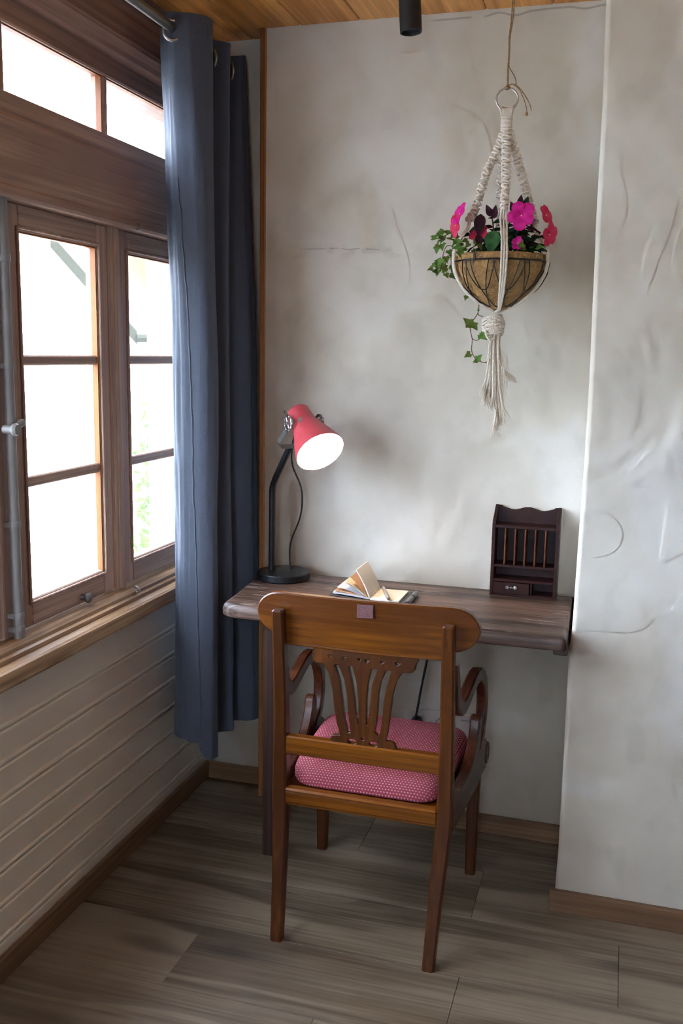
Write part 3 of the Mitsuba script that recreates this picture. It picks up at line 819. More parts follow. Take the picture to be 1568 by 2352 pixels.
put('hook', tube(smooth_path([PV - AX * 0.034 + PA * 0.030, PV - AX * 0.047 + PA * 0.031, PV - AX * 0.051 + PA * 0.038, PV - AX * 0.042 + PA * 0.042], 14), 0.0024, 8), 'm_dark_steel', 40, lp)

# ------------------------------------------------------------------ letter organizer
og = thing('letter_organizer', 'small dark mahogany letter organizer with pigeonholes and one drawer', 'organizer')
OX0, OX1, OY0, OY1, OZ = 0.961, 1.147, -0.074, -0.006, DT
tt_ = 0.009
sidep = Polygon([(OY0, OZ), (OY1, OZ), (OY1, OZ + 0.253), (OY1 - 0.010, OZ + 0.253), (OY0 + 0.002, OZ + 0.214), (OY0, OZ + 0.206)])
for xx in (OX0, OX1 - tt_):
    put('side_panel', xf(plate(sidep, tt_, 0.0008), (0, 1, 0), (0, 0, 1), (1, 0, 0), (xx, 0, 0)), 'm_organizer', False, og)
wx = np.linspace(0, 1, 40)
wz = 0.2455 + 0.0045 * np.cos(wx * 4 * np.pi) - 0.0 * wx
wz[wx < 0.06] = 0.252; wz[wx > 0.94] = 0.252
backp = Polygon([(OX0 + tt_, OZ), (OX1 - tt_, OZ)] + [(OX1 - tt_ - a * (OX1 - OX0 - 2 * tt_), OZ + b) for a, b in zip(wx, wz)])
put('back_panel', xf(plate(backp, 0.006), (1, 0, 0), (0, 0, 1), (0, 1, 0), (0, OY1 - 0.006, 0)), 'm_organizer', False, og)
for z0, z1, lab in ((0.196, 0.204, 0), (0.083, 0.091, 0), (0.041, 0.049, 0), (0.0, 0.007, 0)):
    put('shelf', box(OX0 + tt_, OX1 - tt_, OY0 + 0.001, OY1 - 0.006, OZ + z0, OZ + z1, 0.0008), 'm_organizer', False, og)
for k in range(1, 6):
    xx = OX0 + tt_ + (OX1 - OX0 - 2 * tt_) * k / 6
    put('divider', box(xx - 0.0019, xx + 0.0019, OY0 + 0.003, OY1 - 0.006, OZ + 0.091, OZ + 0.196, 0.0006), 'm_organizer_edge', False, og)
xd = OX0 + tt_ + 0.104
put('divider', box(xd, xd + 0.005, OY0 + 0.002, OY1 - 0.006, OZ + 0.007, OZ + 0.041, 0.0006), 'm_organizer', False, og)
dr_ = put('drawer', cat(box(OX0 + tt_ + 0.001, xd - 0.002, OY0 - 0.003, OY0 + 0.006, OZ + 0.0075, OZ + 0.0400, 0.0008), box(OX0 + tt_ + 0.004, xd - 0.005, OY0 + 0.005, OY1 - 0.008, OZ + 0.008, OZ + 0.030)), 'm_organizer', False, og)
hx, hz = OX0 + tt_ + 0.052, OZ + 0.0265
ms = []
for s in (-1, 1):
    for k in range(9):
        q = math.pi / 2 + s * (k - 4) * 0.33 if False else (0 if s > 0 else math.pi) + (k - 4) * 0.36
        ms.append(tube([(hx + s * 0.0075, OY0 - 0.005, hz), (hx + s * 0.0075 + 0.0085 * math.cos(q), OY0 - 0.0045, hz + 0.005 * math.sin(q))], [0.0008, 0.0011], 5))
    ms.append(lathe([(0, -0.001), (0.0018, 0), (0.0012, 0.003), (0, 0.0035)], 8, (hx + s * 0.0055, OY0 - 0.004, hz), (0, -1, 0)))
ms.append(lathe([(0, 0), (0.0032, 0.0005), (0.003, 0.004), (0.0018, 0.006), (0, 0.0065)], 14, (hx, OY0 - 0.003, hz), (0, -1, 0)))
put('handle', cat(ms), 'm_steel', 40, dr_, label='ornate silver pull')

# ------------------------------------------------------------------ notebook and pens
nb = thing('notebook', 'open ring notebook with fanned pages and black leather cover on the desk', 'notebook')
NX, NY0, NY1 = 0.655, -0.272, -0.150
put('cover', cat(box(NX + 0.002, NX + 0.105, NY0 - 0.006, NY1 + 0.006, DT, DT + 0.004, 0.0015),
                 xf(box(-0.112, 0, NY0 - 0.004, NY1 + 0.006, -0.002, 0.002, 0.0012), (math.cos(0.07), 0, -math.sin(0.07)), (0, 1, 0), (math.sin(0.07), 0, math.cos(0.07)), (NX, 0, DT + 0.003))), 'm_leather', False, nb)


def leaf_sheet(length, ang, th, y0, y1, curl=0.0, lift=0.006, n=10):
    s = np.linspace(0, 1, n)
    rr = []
    for t in s:
        a_ = ang + curl * (t - 0.5)
        px = NX - length * t * math.cos(ang) - curl * 0.25 * length * t * (1 - t) * math.sin(ang) * 2
        pz = DT + lift + length * t * math.sin(ang) - curl * 0.25 * length * t * (1 - t) * math.cos(ang) * 2
        nx, nz = math.sin(ang), math.cos(ang)
        rr.append([(px, y0, pz), (px, y1, pz), (px + nx * th, y1, pz + nz * th), (px + nx * th, y0, pz + nz * th)])
    return skin(rr)


put('page', leaf_sheet(0.088, math.radians(63), 0.0035, NY0 + 0.004, NY1, -0.3), 'm_paper', False, nb)
put('page', leaf_sheet(0.080, math.radians(47), 0.0012, NY0 + 0.003, NY1, -0.3), 'm_kraft', False, nb, label='brown divider page')
put('page', leaf_sheet(0.082, math.radians(34), 0.0010, NY0 + 0.004, NY1, -0.3), 'm_yellow_paper', False, nb)
put('page', leaf_sheet(0.082, math.radians(30), 0.0008, NY0 + 0.004, NY1, -0.3), 'm_paper_edge', False, nb)
pg = put('page', leaf_sheet(0.096, math.radians(16), 0.0010, NY0 + 0.002, NY1, -0.3), 'm_blue_paper', False, nb, label='pale blue printed page')
put('print', leaf_sheet(0.078, math.radians(17), 0.0006, NY0 + 0.016, NY1 - 0.03, -0.25), 'm_print', False, pg)
put('page', leaf_sheet(0.098, math.radians(9), 0.004, NY0 + 0.003, NY1, -0.2), 'm_kraft', False, nb)
put('page', leaf_sheet(0.104, math.radians(4.5), 0.005, NY0 + 0.002, NY1, -0.1), 'm_blue_paper', False, nb)
put('page_block', box(NX + 0.004, NX + 0.086, NY0, NY1, DT + 0.004, DT + 0.0095, 0.001), 'm_paper', False, nb)
ms = []
for yy in np.linspace(NY0 + 0.012, NY1 - 0.012, 6):
    q = np.linspace(0, 2 * np.pi, 17)[:-1]
    ms.append(tube(np.column_stack([NX + 0.0075 * np.cos(q), np.full(16, yy), DT + 0.0095 + 0.0075 * np.sin(q)]), 0.0009, 5, True))
put('ring_binding', cat(ms), 'm_steel', 40, nb)
pen = thing('pen', 'silver ballpoint pen lying across the open notebook page', 'pen')
pa, pb = np.array([0.668, -0.158, DT + 0.0150]), np.array([0.712, -0.277, DT + 0.0150])
pd = pb - pa
put('barrel', tube([pa, pa + pd * 0.1, pa + pd * 0.88, pb], [0.0035, 0.0050, 0.0055, 0.0040], 14), 'm_silver_pen', 40, pen)
put('clip', tube([pa + pd * 0.62 + [0.003, 0, 0.006], pa + pd * 0.94 + [0.003, 0, 0.0062]], 0.0012, 6), 'm_steel', 40, pen)
put('button', tube([pb, pb + pd * 0.06], [0.0028, 0.0026], 10), 'm_steel', 40, pen)
pen2 = thing('pen', 'thick dark grey pen held in the loop at the right edge of the notebook', 'pen')
pa, pb = np.array([0.7665, -0.160, DT + 0.0085]), np.array([0.7665, -0.284, DT + 0.0085])
pd = pb - pa
put('barrel', tube([pa, pa + pd * 0.05, pa + pd * 0.95, pb], [0.006, 0.0075, 0.0080, 0.0068], 14), 'm_grey_pen', 40, pen2)
put('cap', tube([pa + pd * 0.45, pa + pd * 0.47, pa + pd * 0.50], [0.0080, 0.0088, 0.0088], 14), 'm_leather', 40, pen2)
put('tip', tube([pb, pb + pd * 0.03], [0.0062, 0.0055], 12), 'm_leather', 40, pen2)

# ------------------------------------------------------------------ armchair
ch = thing('armchair', 'brown mahogany armchair with fretwork back, scroll arms and dotted red seat', 'chair')
CX = 0.745


def rect_ring(c, wx_, wy_, z, b=0.004):
    x_, y_ = c
    hx_, hy_ = wx_ / 2, wy_ / 2
    return [(x_ - hx_ + b, y_ - hy_, z), (x_ + hx_ - b, y_ - hy_, z), (x_ + hx_, y_ - hy_ + b, z), (x_ + hx_, y_ + hy_ - b, z), (x_ + hx_ - b, y_ + hy_, z), (x_ - hx_ + b, y_ + hy_, z), (x_ - hx_, y_ + hy_ - b, z), (x_ - hx_, y_ - hy_ + b, z)]


pz = [0.0, 0.08, 0.18, 0.28, 0.36, 0.46, 0.56, 0.66, 0.76, 0.832]
py = [-0.709, -0.694, -0.674, -0.655, -0.646, -0.645, -0.648, -0.656, -0.667, -0.676]
pxo = [0.1915, 0.194, 0.198, 0.203, 0.206, 0.206, 0.2055, 0.205, 0.205, 0.205]
psec = [0.029, 0.030, 0.032, 0.035, 0.037, 0.035, 0.033, 0.031, 0.029, 0.028]
from scipy.interpolate import CubicSpline as CS
zq = np.linspace(0, 0.832, 40)
for s in (-1, 1):
    rr = [rect_ring((CX + s * float(CS(pz, pxo)(z)), float(CS(pz, py)(z))), float(np.interp(z, pz, psec)), float(np.interp(z, pz, psec)) * (1.0 if z > 0.3 else 1.0), z) for z in zq]
    last = rect_ring((CX + s * 0.205, -0.676), 0.022, 0.022, 0.836)
    put('rear_post', skin(rr + [last]), 'm_chair_z', 30, ch)
for s in (-1, 1):
    rr = []
    for z in np.linspace(0, 0.37, 14):
        w = np.interp(z, [0, 0.37], [0.027, 0.037])
        rr.append(rect_ring((CX + s * np.interp(z, [0, 0.37], [0.2185, 0.2195]), -0.252 + 0.006 * (z / 0.37)), w, w, z))
    put('front_leg', skin(rr), 'm_chair_z', 30, ch)
# crest rail, bowed towards the sitter at its ends
crp = unary_union([shapely.geometry.box(-0.205, 0.742, 0.205, 0.8725)] + [shapely.affinity.scale(Point(e_ * 0.205, 0.8185).buffer(1.0, 24), 0.067, 0.0542) for e_ in (-1, 1)])
crp = crp.buffer(0.004, 8).buffer(-0.004, 8).simplify(0.0002).segmentize(0.012)
cm_ = xf(plate(crp, 0.021, 0.003), (1, 0, 0), (0, 0, 1), (0, 1, 0), (CX, 0, 0))


def crest_bend(v):
    u = (v[:, 0] - CX) / 0.27
    v[:, 1] += -0.660 + 0.022 * u ** 2 - 0.10 * (v[:, 2] - 0.74) * 0.9
    return v


put('crest_rail', bend(cm_, crest_bend, 0.03), 'm_chair_x', 25, ch)
# splat
OUT = [(-0.1250, 0.745), (-0.1290, 0.722), (-0.1262, 0.7119), (-0.1200, 0.7065), (-0.1120, 0.7050), (-0.1008, 0.7052), (-0.0841, 0.6817), (-0.0754, 0.6464), (-0.0690, 0.5925), (-0.0620, 0.5567), (-0.0534, 0.5302), (-0.0634, 0.5310), (-0.0740, 0.5285),
       (-0.0785, 0.5196), (-0.0765, 0.5080), (-0.0557, 0.5060), (0.0700, 0.5060), (0.0830, 0.5070), (0.0840, 0.5180), (0.0805, 0.5266), (0.0715, 0.5306), (0.0590, 0.5310), (0.0639, 0.5496), (0.0697, 0.6010), (0.0737, 0.6464), (0.0816, 0.6812),
       (0.0965, 0.7050), (0.1122, 0.7042), (0.1202, 0.7080), (0.1252, 0.7142), (0.1262, 0.7247), (0.1319, 0.7346), (0.1298, 0.745)]
S = [[(-0.0709, 0.7058), (-0.0567, 0.6668), (-0.0495, 0.6223), (-0.0453, 0.5863), (-0.0374, 0.5507), (-0.0344, 0.5401), (-0.0272, 0.5420), (-0.0344, 0.5877), (-0.0380, 0.6328), (-0.0460, 0.6735), (-0.0610, 0.7069)],
     [(-0.0358, 0.7052), (-0.0261, 0.6686), (-0.0190, 0.6260), (-0.0155, 0.5901), (-0.0087, 0.5618), (-0.0084, 0.5910), (-0.0100, 0.6271), (-0.0154, 0.6698), (-0.0260, 0.7072)],
     [(0.0212, 0.7063), (0.0132, 0.6660), (0.0110, 0.6207), (0.0111, 0.5844), (0.0123, 0.5628), (0.0177, 0.5853), (0.0189, 0.6126), (0.0230, 0.6671), (0.0353, 0.7061)],
     [(0.0564, 0.7058), (0.0448, 0.6769), (0.0395, 0.6422), (0.0383, 0.5970), (0.0367, 0.5732), (0.0320, 0.5490), (0.0411, 0.5411), (0.0452, 0.5544), (0.0505, 0.5895), (0.0523, 0.6258), (0.0575, 0.6641), (0.0687, 0.7063)],
     [(-0.0884, 0.7284), (-0.0767, 0.7288), (-0.0814, 0.7213)], [(-0.0514, 0.7287), (-0.0416, 0.7285), (-0.0454, 0.7217)], [(-0.0139, 0.7280), (-0.0050, 0.7279), (-0.0084, 0.7208)],
     [(0.0039, 0.7276), (0.0163, 0.7277), (0.0076, 0.7190)], [(0.0401, 0.7281), (0.0524, 0.7276), (0.0438, 0.7204)], [(0.0768, 0.7277), (0.0907, 0.7275), (0.0814, 0.7193)]]
sp = Polygon(OUT).buffer(0.002).buffer(-0.002)
for h_ in S:
    sp = sp.difference(Polygon(h_).buffer(-0.0006).buffer(0.0006))
for (a_, b_, rx, rz) in ((-0.0232, 0.5190, 0.011, 0.0065), (0.0290, 0.5195, 0.011, 0.0065), (0.0030, 0.5300, 0.004, 0.004)):
    sp = sp.difference(shapely.affinity.scale(Point(a_, b_).buffer(1.0), rx, rz))
sp = sp.simplify(0.0003).segmentize(0.012)
put('splat', bend(xf(plate(sp, 0.013, 0.0016), (1, 0, 0), (0, 0, 1), (0, 1, 0), (CX, 0, 0)), lambda v: v + np.column_stack([v[:, 0] * 0, -0.6555 - 0.09 * (v[:, 2] - 0.742) * 0.0 + 0.010 * ((v[:, 0] - CX) / 0.13) ** 2 * 0.4, v[:, 2] * 0])), 'm_chair_z', 25, ch)
# lower back rail and rear seat rail
put('back_rail', box(CX - 0.193, CX + 0.193, -0.660, -0.635, 0.466, 0.513, 0.003), 'm_chair_x', False, ch)
put('seat_rail', cat(box(CX - 0.190, CX + 0.190, -0.664, -0.636, 0.341, 0.372, 0.003), box(CX - 0.190, CX + 0.190, -0.667, -0.640, 0.370, 0.380, 0.004), box(CX - 0.190, CX + 0.190, -0.660, -0.634, 0.335, 0.342, 0.001)), 'm_chair_x', False, ch)
put('seat_board', box(CX - 0.200, CX + 0.200, -0.628, -0.255, 0.348, 0.371, 0.002), 'm_chair_x', False, ch)
put('seat_rail', box(CX - 0.205, CX + 0.205, -0.262, -0.238, 0.315, 0.375, 0.003), 'm_chair_x', False, ch)


def hwx(y):      # half width (outer faces) of the side frames
    return np.interp(y, [-0.67, -0.62, -0.575, -0.50, -0.42, -0.33, -0.24, -0.20], [0.224, 0.227, 0.231, 0.236, 0.240, 0.244, 0.247, 0.247])


arm_c = smooth_path([(-0.642, 0.722), (-0.630, 0.680), (-0.606, 0.630), (-0.572, 0.604), (-0.525, 0.603), (-0.455, 0.618), (-0.385, 0.625), (-0.325, 0.608), (-0.278, 0.568), (-0.258, 0.520), (-0.262, 0.468), (-0.284, 0.430), (-0.318, 0.412)], 120)
arm_r = np.interp(np.linspace(0, 1, 120), [0, 0.12, 0.25, 0.5, 0.7, 0.85, 1], [0.015, 0.017, 0.0185, 0.018, 0.017, 0.016, 0.015])
armp = unary_union([LineString([a_, b_]).buffer(r) for a_, b_, r in zip(arm_c[:-1], arm_c[1:], arm_r)]).intersection(shapely.geometry.box(-0.652, 0.0, 0.0, 1.0))
sup = smooth_path([(-0.640, 0.402), (-0.590, 0.372), (-0.520, 0.362), (-0.440, 0.378), (-0.380, 0.415), (-0.352, 0.455), (-0.345, 0.487)], 60)
sup_r = np.interp(np.linspace(0, 1, 60), [0, 0.3, 0.6, 0.85, 1], [0.030, 0.032, 0.030, 0.024, 0.018])
supp = unary_union([LineString([a_, b_]).buffer(r) for a_, b_, r in zip(sup[:-1], sup[1:], sup_r)])
low = Polygon([(-0.645, 0.318), (-0.235, 0.310), (-0.225, 0.330), (-0.225, 0.385), (-0.262, 0.412), (-0.300, 0.415), (-0.400, 0.40), (-0.645, 0.40)])
for s in (-1, 1):
    for nm, pg_, th in (('arm', armp, 0.027), ('side_frame', unary_union([supp, low]).buffer(-0.004).buffer(0.008).buffer(-0.004).intersection(shapely.geometry.box(-0.650, 0.0, 0.0, 1.0)), 0.027)):
        pg_ = pg_.simplify(0.0006).segmentize(0.02)
        if nm == 'arm':
            pg_ = Polygon(pg_.exterior)
        m_ = bend(xf(plate(pg_, th, 0.004), (0, 1, 0), (0, 0, 1), (1, 0, 0), (0, 0, 0)), lambda v: v, 0.03)
        vv = m_.vertices.copy()
        off = hwx(vv[:, 1])
        m_.vertices = np.column_stack([CX + s * (off - th + vv[:, 0]), vv[:, 1], vv[:, 2]])
        if s < 0:
            m_.invert()
        put(nm, m_, 'm_chair_arm', 25, ch)
    c = (CX + s * 0.243, -0.222, 0.350)
    put('rosette', lathe([(0, 0.007), (0.006, 0.0065), (0.009, 0.003), (0.019, 0.004), (0.025, 0.008), (0.029, 0.007), (0.031, 0.003), (0.031, -0.004), (0, -0.004)], 30, c, (s, 0, 0)), 'm_chair_arm', 30, ch)
# seat cushion
NE, NW_ = 64, 26
sgn = lambda v, e: np.sign(v) * np.abs(v) ** e
rings = []
for w in np.linspace(-np.pi / 2, np.pi / 2, NW_)[1:-1]:
    e = np.linspace(0, 2 * np.pi, NE + 1)[:-1]
    cw, sw = np.cos(w) ** (0.28 if w > 0 else 0.10), sgn(np.sin(w), 0.8)
    px_, py_ = sgn(np.cos(e), 0.26) * cw, sgn(np.sin(e), 0.26) * cw
    yy = -0.444 + 0.198 * py_
    half = np.interp(yy, [-0.63, -0.24], [0.189, 0.209])
    zz_ = 0.398 + (0.045 if sw > 0 else 0.026) * sw + 0.012 * np.clip(1 - px_ ** 2, 0, 1) * np.clip(1 - py_ ** 2, 0, 1) * (sw > 0)
    rings.append(np.column_stack([CX + half * px_, yy, np.broadcast_to(zz_, (NE,))]))
put('seat_cushion', skin(rings), 'm_seat', 60, ch, label='padded seat in red fabric with small white dots')
fp = bend(xf(plate(Polygon([(-0.020, -0.016), (0.019, -0.0155), (0.0195, 0.015), (-0.0195, 0.016)]), 0.0025, 0.0006), (1, 0, 0.03), (-0.03, 0.06, 1), (0, -1, 0), (0.753, -0.6735, 0.850)), lambda v: v)
put('felt_pad', fp, 'm_felt', False, ch, label='square of dusty pink felt stuck to the crest rail')

# ------------------------------------------------------------------ socket strip, plug and cable under the desk
so = thing('wall_outlet', 'white three-gang wall outlet plate with dark print under the desk', 'outlet')
put('plate', box(0.708, 0.945, -0.010, -0.0005, 0.288, 0.3685, 0.002), 'm_white_plastic', False, so)
put('socket_ring', lathe([(0.021, 0), (0.0225, 0.0012), (0.0235, 0)], 40, (0.829, -0.0102, 0.3265), (0, -1, 0)), 'm_dark_steel', 40, so)
put('indicator', box(0.8215, 0.8255, -0.0112, -0.0098, 0.3455, 0.3505), 'm_ink', False, so)
tx = meshkit.text_mesh('0955LWEW', 0.0052, 0.0006)
sc_ = 0.040 / (tx.bounds[1][0] - tx.bounds[0][0])
tx.vertices[:, 0] *= sc_
put('lettering', xf(tx, (1, 0, 0), (0, 0, 1), (0, -1, 0), (0.884, -0.0101, 0.3475)), 'm_ink', False, so, label='row of small dark characters')
pc = thing('power_cord', 'black power cord hanging under the desk into the wall outlet', 'cord')
put('cable', tube(smooth_path([(0.807, -0.030, DB - 0.002), (0.792, -0.026, 0.62), (0.776, -0.022, 0.53), (0.766, -0.022, 0.47), (0.757, -0.024, 0.41), (0.752, -0.032, 0.368), (0.750, -0.036, 0.352)], 40), 0.0036, 8), 'm_black', 40, pc)
put('plug', cat(lathe([(0, 0), (0.0165, 0.001), (0.0185, 0.006), (0.018, 0.020), (0.013, 0.030), (0, 0.032)], 26, (0.750, -0.010, 0.332), (0, -1, 0)), tube([(0.750, -0.030, 0.340), (0.7515, -0.034, 0.358)], [0.008, 0.005], 10)), 'm_black', 40, pc)

# ------------------------------------------------------------------ ceiling spotlight
spt = thing('ceiling_spotlight', 'black cylinder spotlight hanging from the boarded ceiling', 'spotlight')
ax = np.array([-0.075, 0.0, 1.0]); ax /= np.linalg.norm(ax)
sb = np.array([0.7265, -0.25, 2.236])
put('body', lathe([(0.0, 0.012), (0.0235, 0.010), (0.0245, 0.0), (0.0275, 0.0), (0.0275, 0.098), (0.026, 0.1), (0, 0.1)], 40, sb, ax), 'm_black_matte', 30, spt)
put('mount', cat(tube([sb + ax * 0.098, sb + ax * 0.112], 0.008, 10), lathe([(0, 0), (0.03, 0), (0.03, -0.012), (0, -0.012)], 30, (sb[0] - 0.009, -0.25, H))), 'm_black_matte', 30, spt)

# ------------------------------------------------------------------ hanging planter
PX, PY, PZ = 0.9685, -0.20, 1.680        # centre of the basket's rim
RB = 0.117


def twisted(path, r, strands=3, pitch=0.016, sides=5, seed=0.0, flare=None):
    """A cord laid from strands twisted about its path."""
    p = np.asarray(path, float)
    t, a, b = frames(p)
    d = np.r_[0, np.cumsum(np.linalg.norm(np.diff(p, axis=0), axis=1))]
    ms = []
    for k in range(strands):
        ph = 2 * np.pi * (d / pitch + k / strands) + seed
        q = p + (np.cos(ph)[:, None] * a + np.sin(ph)[:, None] * b) * r * 0.48
        ms.append(tube(q, r * 0.58, sides))
    return cat(ms)


tw = thing('jute_twine', 'brown jute twine tied to the steel ring above the planter', 'twine')
P0 = [(0.9700, PY, H), (0.9697, PY, 2.3085), (0.9688, PY, 2.2582), (0.9658, PY, 2.2180), (0.9664, PY, 2.1976), (0.9659, PY, 2.1567), (0.9675, PY, 2.1030)]
P1 = [(x_ + (0.0042 if i < 3 else 0.0018), y_ - 0.002, z_) for i, (x_, y_, z_) in enumerate(P0)]
for P in (P0, P1):
    put('strand', twisted(smooth_path(P, 90), 0.0022, 2, 0.007, 5), 'm_jute', 40, tw)
put('strand', twisted(smooth_path([(0.967, PY - 0.002, 2.158), (0.9795, PY - 0.008, 2.1354), (0.9880, PY - 0.010, 2.117), (0.9885, PY - 0.008, 2.106)], 30), 0.0016, 2, 0.006, 5), 'm_jute', 40, tw)
for tl in ([(0.9680, PY - 0.004, 2.104), (0.9756, PY - 0.007, 2.1099), (0.9934, PY - 0.009, 2.1007), (1.0074, PY - 0.011, 2.0772), (1.0160, PY - 0.012, 2.0561), (1.0185, PY - 0.012, 2.0374)],
           [(0.9680, PY - 0.002, 2.104), (0.9776, PY - 0.005, 2.1109), (0.9960, PY - 0.006, 2.1010), (1.0130, PY - 0.008, 2.0800), (1.0243, PY - 0.009, 2.0609), (1.0290, PY - 0.009, 2.0440)]):
    put('strand', twisted(smooth_path(tl, 40), 0.0016, 2, 0.006, 5), 'm_jute', 40, tw)
put('knot', cat(trimesh.creation.icosphere(2, 0.0042).apply_translation((1.0183, PY - 0.012, 2.036)), tube(np.array([(0.9675 + 0.0045 * math.cos(q), PY - 0.001 + 0.006 * math.sin(q), 2.1035 + 0.002 * math.sin(2 * q)) for q in np.linspace(0, 2 * np.pi, 15)[:-1]]), 0.0028, 6, True)), 'm_jute', 40, tw)

mh = thing('macrame_hanger', 'cream cotton macrame plant hanger on a steel ring with a frayed tassel', 'plant hanger')
q = np.linspace(0, 2 * np.pi, 61)[:-1]
RC = np.array([0.9672, PY, 2.0765])
put('ring', tube(np.column_stack([RC[0] + 0.0265 * np.cos(q), RC[1] + 0.004 * np.cos(q), RC[2] + 0.0265 * np.sin(q)]), 0.0024, 10, True), 'm_steel', 40, mh)
# loops over the ring and the wrapped neck
ms = []
for k, xo_ in enumerate(np.linspace(-0.0145, 0.0145, 8)):
    bx_ = RC[0] + xo_; bz_ = RC[2] - math.sqrt(0.0265 ** 2 - xo_ ** 2)
    for s in (-1, 1):
        ms.append(twisted(smooth_path([(bx_, PY, bz_ + 0.006), (bx_, PY + s * 0.006, bz_), (RC[0] + xo_ * 0.85, PY + s * 0.006, 2.040), (RC[0] + xo_ * 0.72 + 0.001, PY + s * 0.005, 2.020)], 20), 0.0026, 3, 0.012, 5, k))
put('head_loops', cat(ms), 'm_cotton', 40, mh)
ms = []
hx_ = np.linspace(0, 1, 260)
ms.append(tube(np.column_stack([RC[0] + 0.001 + 0.0125 * np.cos(hx_ * 2 * np.pi * 8), PY + 0.010 * np.sin(hx_ * 2 * np.pi * 8), 2.034 - hx_ * 0.034]), 0.0026, 6))
ms.append(lathe([(0, 2.036), (0.0115, 2.034), (0.0115, 2.0), (0.009, 1.992), (0, 1.99)], 20, (RC[0] + 0.001, PY, 0)))
put('wrapped_neck', cat(ms), 'm_cotton', 40, mh)


def sennit(path, width, depth, step, twist, seed=0):
    """Square knots one after another round a core; twist turns each knot against the one before."""
    p = smooth_path(path, 200)
    d = np.r_[0, np.cumsum(np.linalg.norm(np.diff(p, axis=0), axis=1))]
    n = int(d[-1] / step)
    t, a, b = frames(p, up=(1, 0, 0))
    ms = [tube(p[::6], depth * 0.75, 7)]
    for i in range(n):
        j = np.searchsorted(d, (i + 0.5) * step)
        ph = twist * i + seed
        u = math.cos(ph) * a[j] + math.sin(ph) * b[j]; v = -math.sin(ph) * a[j] + math.cos(ph) * b[j]
        s = 1 if i % 2 else -1
        q_ = np.linspace(0, 2 * np.pi, 15)[:-1]
        ring = p[j] + width * np.cos(q_)[:, None] * u + depth * np.sin(q_)[:, None] * v + (s * 0.32 * step * np.cos(q_) + 0.25 * step * np.sin(2 * q_))[:, None] * t[j]
        ms.append(tube(ring, 0.0033, 6, True))
    return cat(ms)


DIRS = {'left': (-0.90, -0.436), 'front': (0.19, -0.98), 'right': (0.965, -0.26), 'back': (-0.2, 0.98)}
NK = np.array([RC[0] + 0.001, PY, 1.996])
KN = np.array([0.957, PY, 1.543])        # gathering knot under the basket
sen = {'left': [(-0.006, 0, 0), (-0.026, -0.008, -0.060), (-0.052, -0.016, -0.128), (-0.066, -0.021, -0.182), (-0.080, -0.034, -0.218)],
       'right': [(0.008, 0, 0), (0.033, -0.006, -0.068), (0.055, -0.010, -0.134), (0.069, -0.013, -0.178), (0.086, -0.014, -0.232)],
       'front': [(0.002, -0.007, 0), (0.007, -0.030, -0.066), (0.012, -0.055, -0.132), (0.013, -0.080, -0.198)],
       'back': [(-0.006, 0.007, -0.01), (-0.012, 0.028, -0.066), (-0.014, 0.052, -0.134), (-0.018, 0.072, -0.190)]}
for nm, pts in sen.items():
    pp = [NK + np.array(o) for o in pts]
    if nm == 'front':
        put('knotted_cord', cat(sennit(pp[:3], 0.0100, 0.0058, 0.0078, 0.0), sennit(pp[2:], 0.0092, 0.0074, 0.0078, 0.55)), 'm_cotton', 40, mh)
    else:
        put('knotted_cord', cat(sennit(pp[:2], 0.0100, 0.0060, 0.0080, 0.0, 0.4), sennit(pp[1:], 0.0100, 0.0080, 0.0080, 0.6, 0.4)), 'm_cotton', 40, mh)
    dx, dy = DIRS[nm]
    side_ = np.array([-dy, dx, 0.0])
    for k in (-1, 0, 1):
        e = pp[-1]
        o = side_ * 0.0062 * k
        rim = np.array([PX + dx * (RB + 0.009), PY + dy * (RB + 0.009), PZ + 0.002])
        lowp = []
        for g in np.radians([12, 28, 45, 60, 74]):
            rr_ = (RB + 0.004) * math.cos(g) ** 1.5 + 0.004
            lowp.append(np.array([PX + dx * rr_, PY + dy * rr_, PZ - (0.122) * math.sin(g) - 0.004]) + o * math.cos(g) * 1.0)
        pth = [e + o * 0.4 + [0, 0, 0.008], e + o - [0, 0, 0.010], (e + rim) / 2 + o + np.array([dx, dy, 0]) * 0.006, rim + o + [0, 0, 0.010]] + lowp + [KN + o * 0.5 + [0.0, 0, 0.008]]
        put('cord', twisted(smooth_path(pth, 110), 0.0032, 3, 0.013, 5, k), 'm_cotton', 40, mh)
# big gathering knot
ms = []
for i in range(9):
    z_ = 1.541 - i * 0.0052
    R_ = 0.022 + 0.006 * math.sin(i / 8 * math.pi)
    q = np.linspace(0, 2 * np.pi, 31)[:-1]
    cx_ = 0.954 + 0.005 * (i / 8)
    ms.append(twisted(np.vstack([np.column_stack([cx_ + R_ * np.cos(q), PY + R_ * 0.85 * np.sin(q), z_ + 0.006 * np.cos(q + 0.6 + 0.9 * math.sin(i)) - 0.002]), [[cx_ + R_, PY, z_ + 0.004]]]), 0.0036, 3, 0.013, 5, i))
ms.append(lathe([(0, 1.548), (0.018, 1.543), (0.024, 1.520), (0.018, 1.496), (0, 1.490)], 20, (0.957, PY, 0)))
ms.append(twisted(smooth_path([(0.940, PY - 0.016, 1.512), (0.942, PY - 0.020, 1.494), (0.950, PY - 0.018, 1.482), (0.963, PY - 0.012, 1.486)], 24), 0.0036, 3, 0.013, 5))
put('gathering_knot', cat(ms), 'm_cotton', 40, mh)
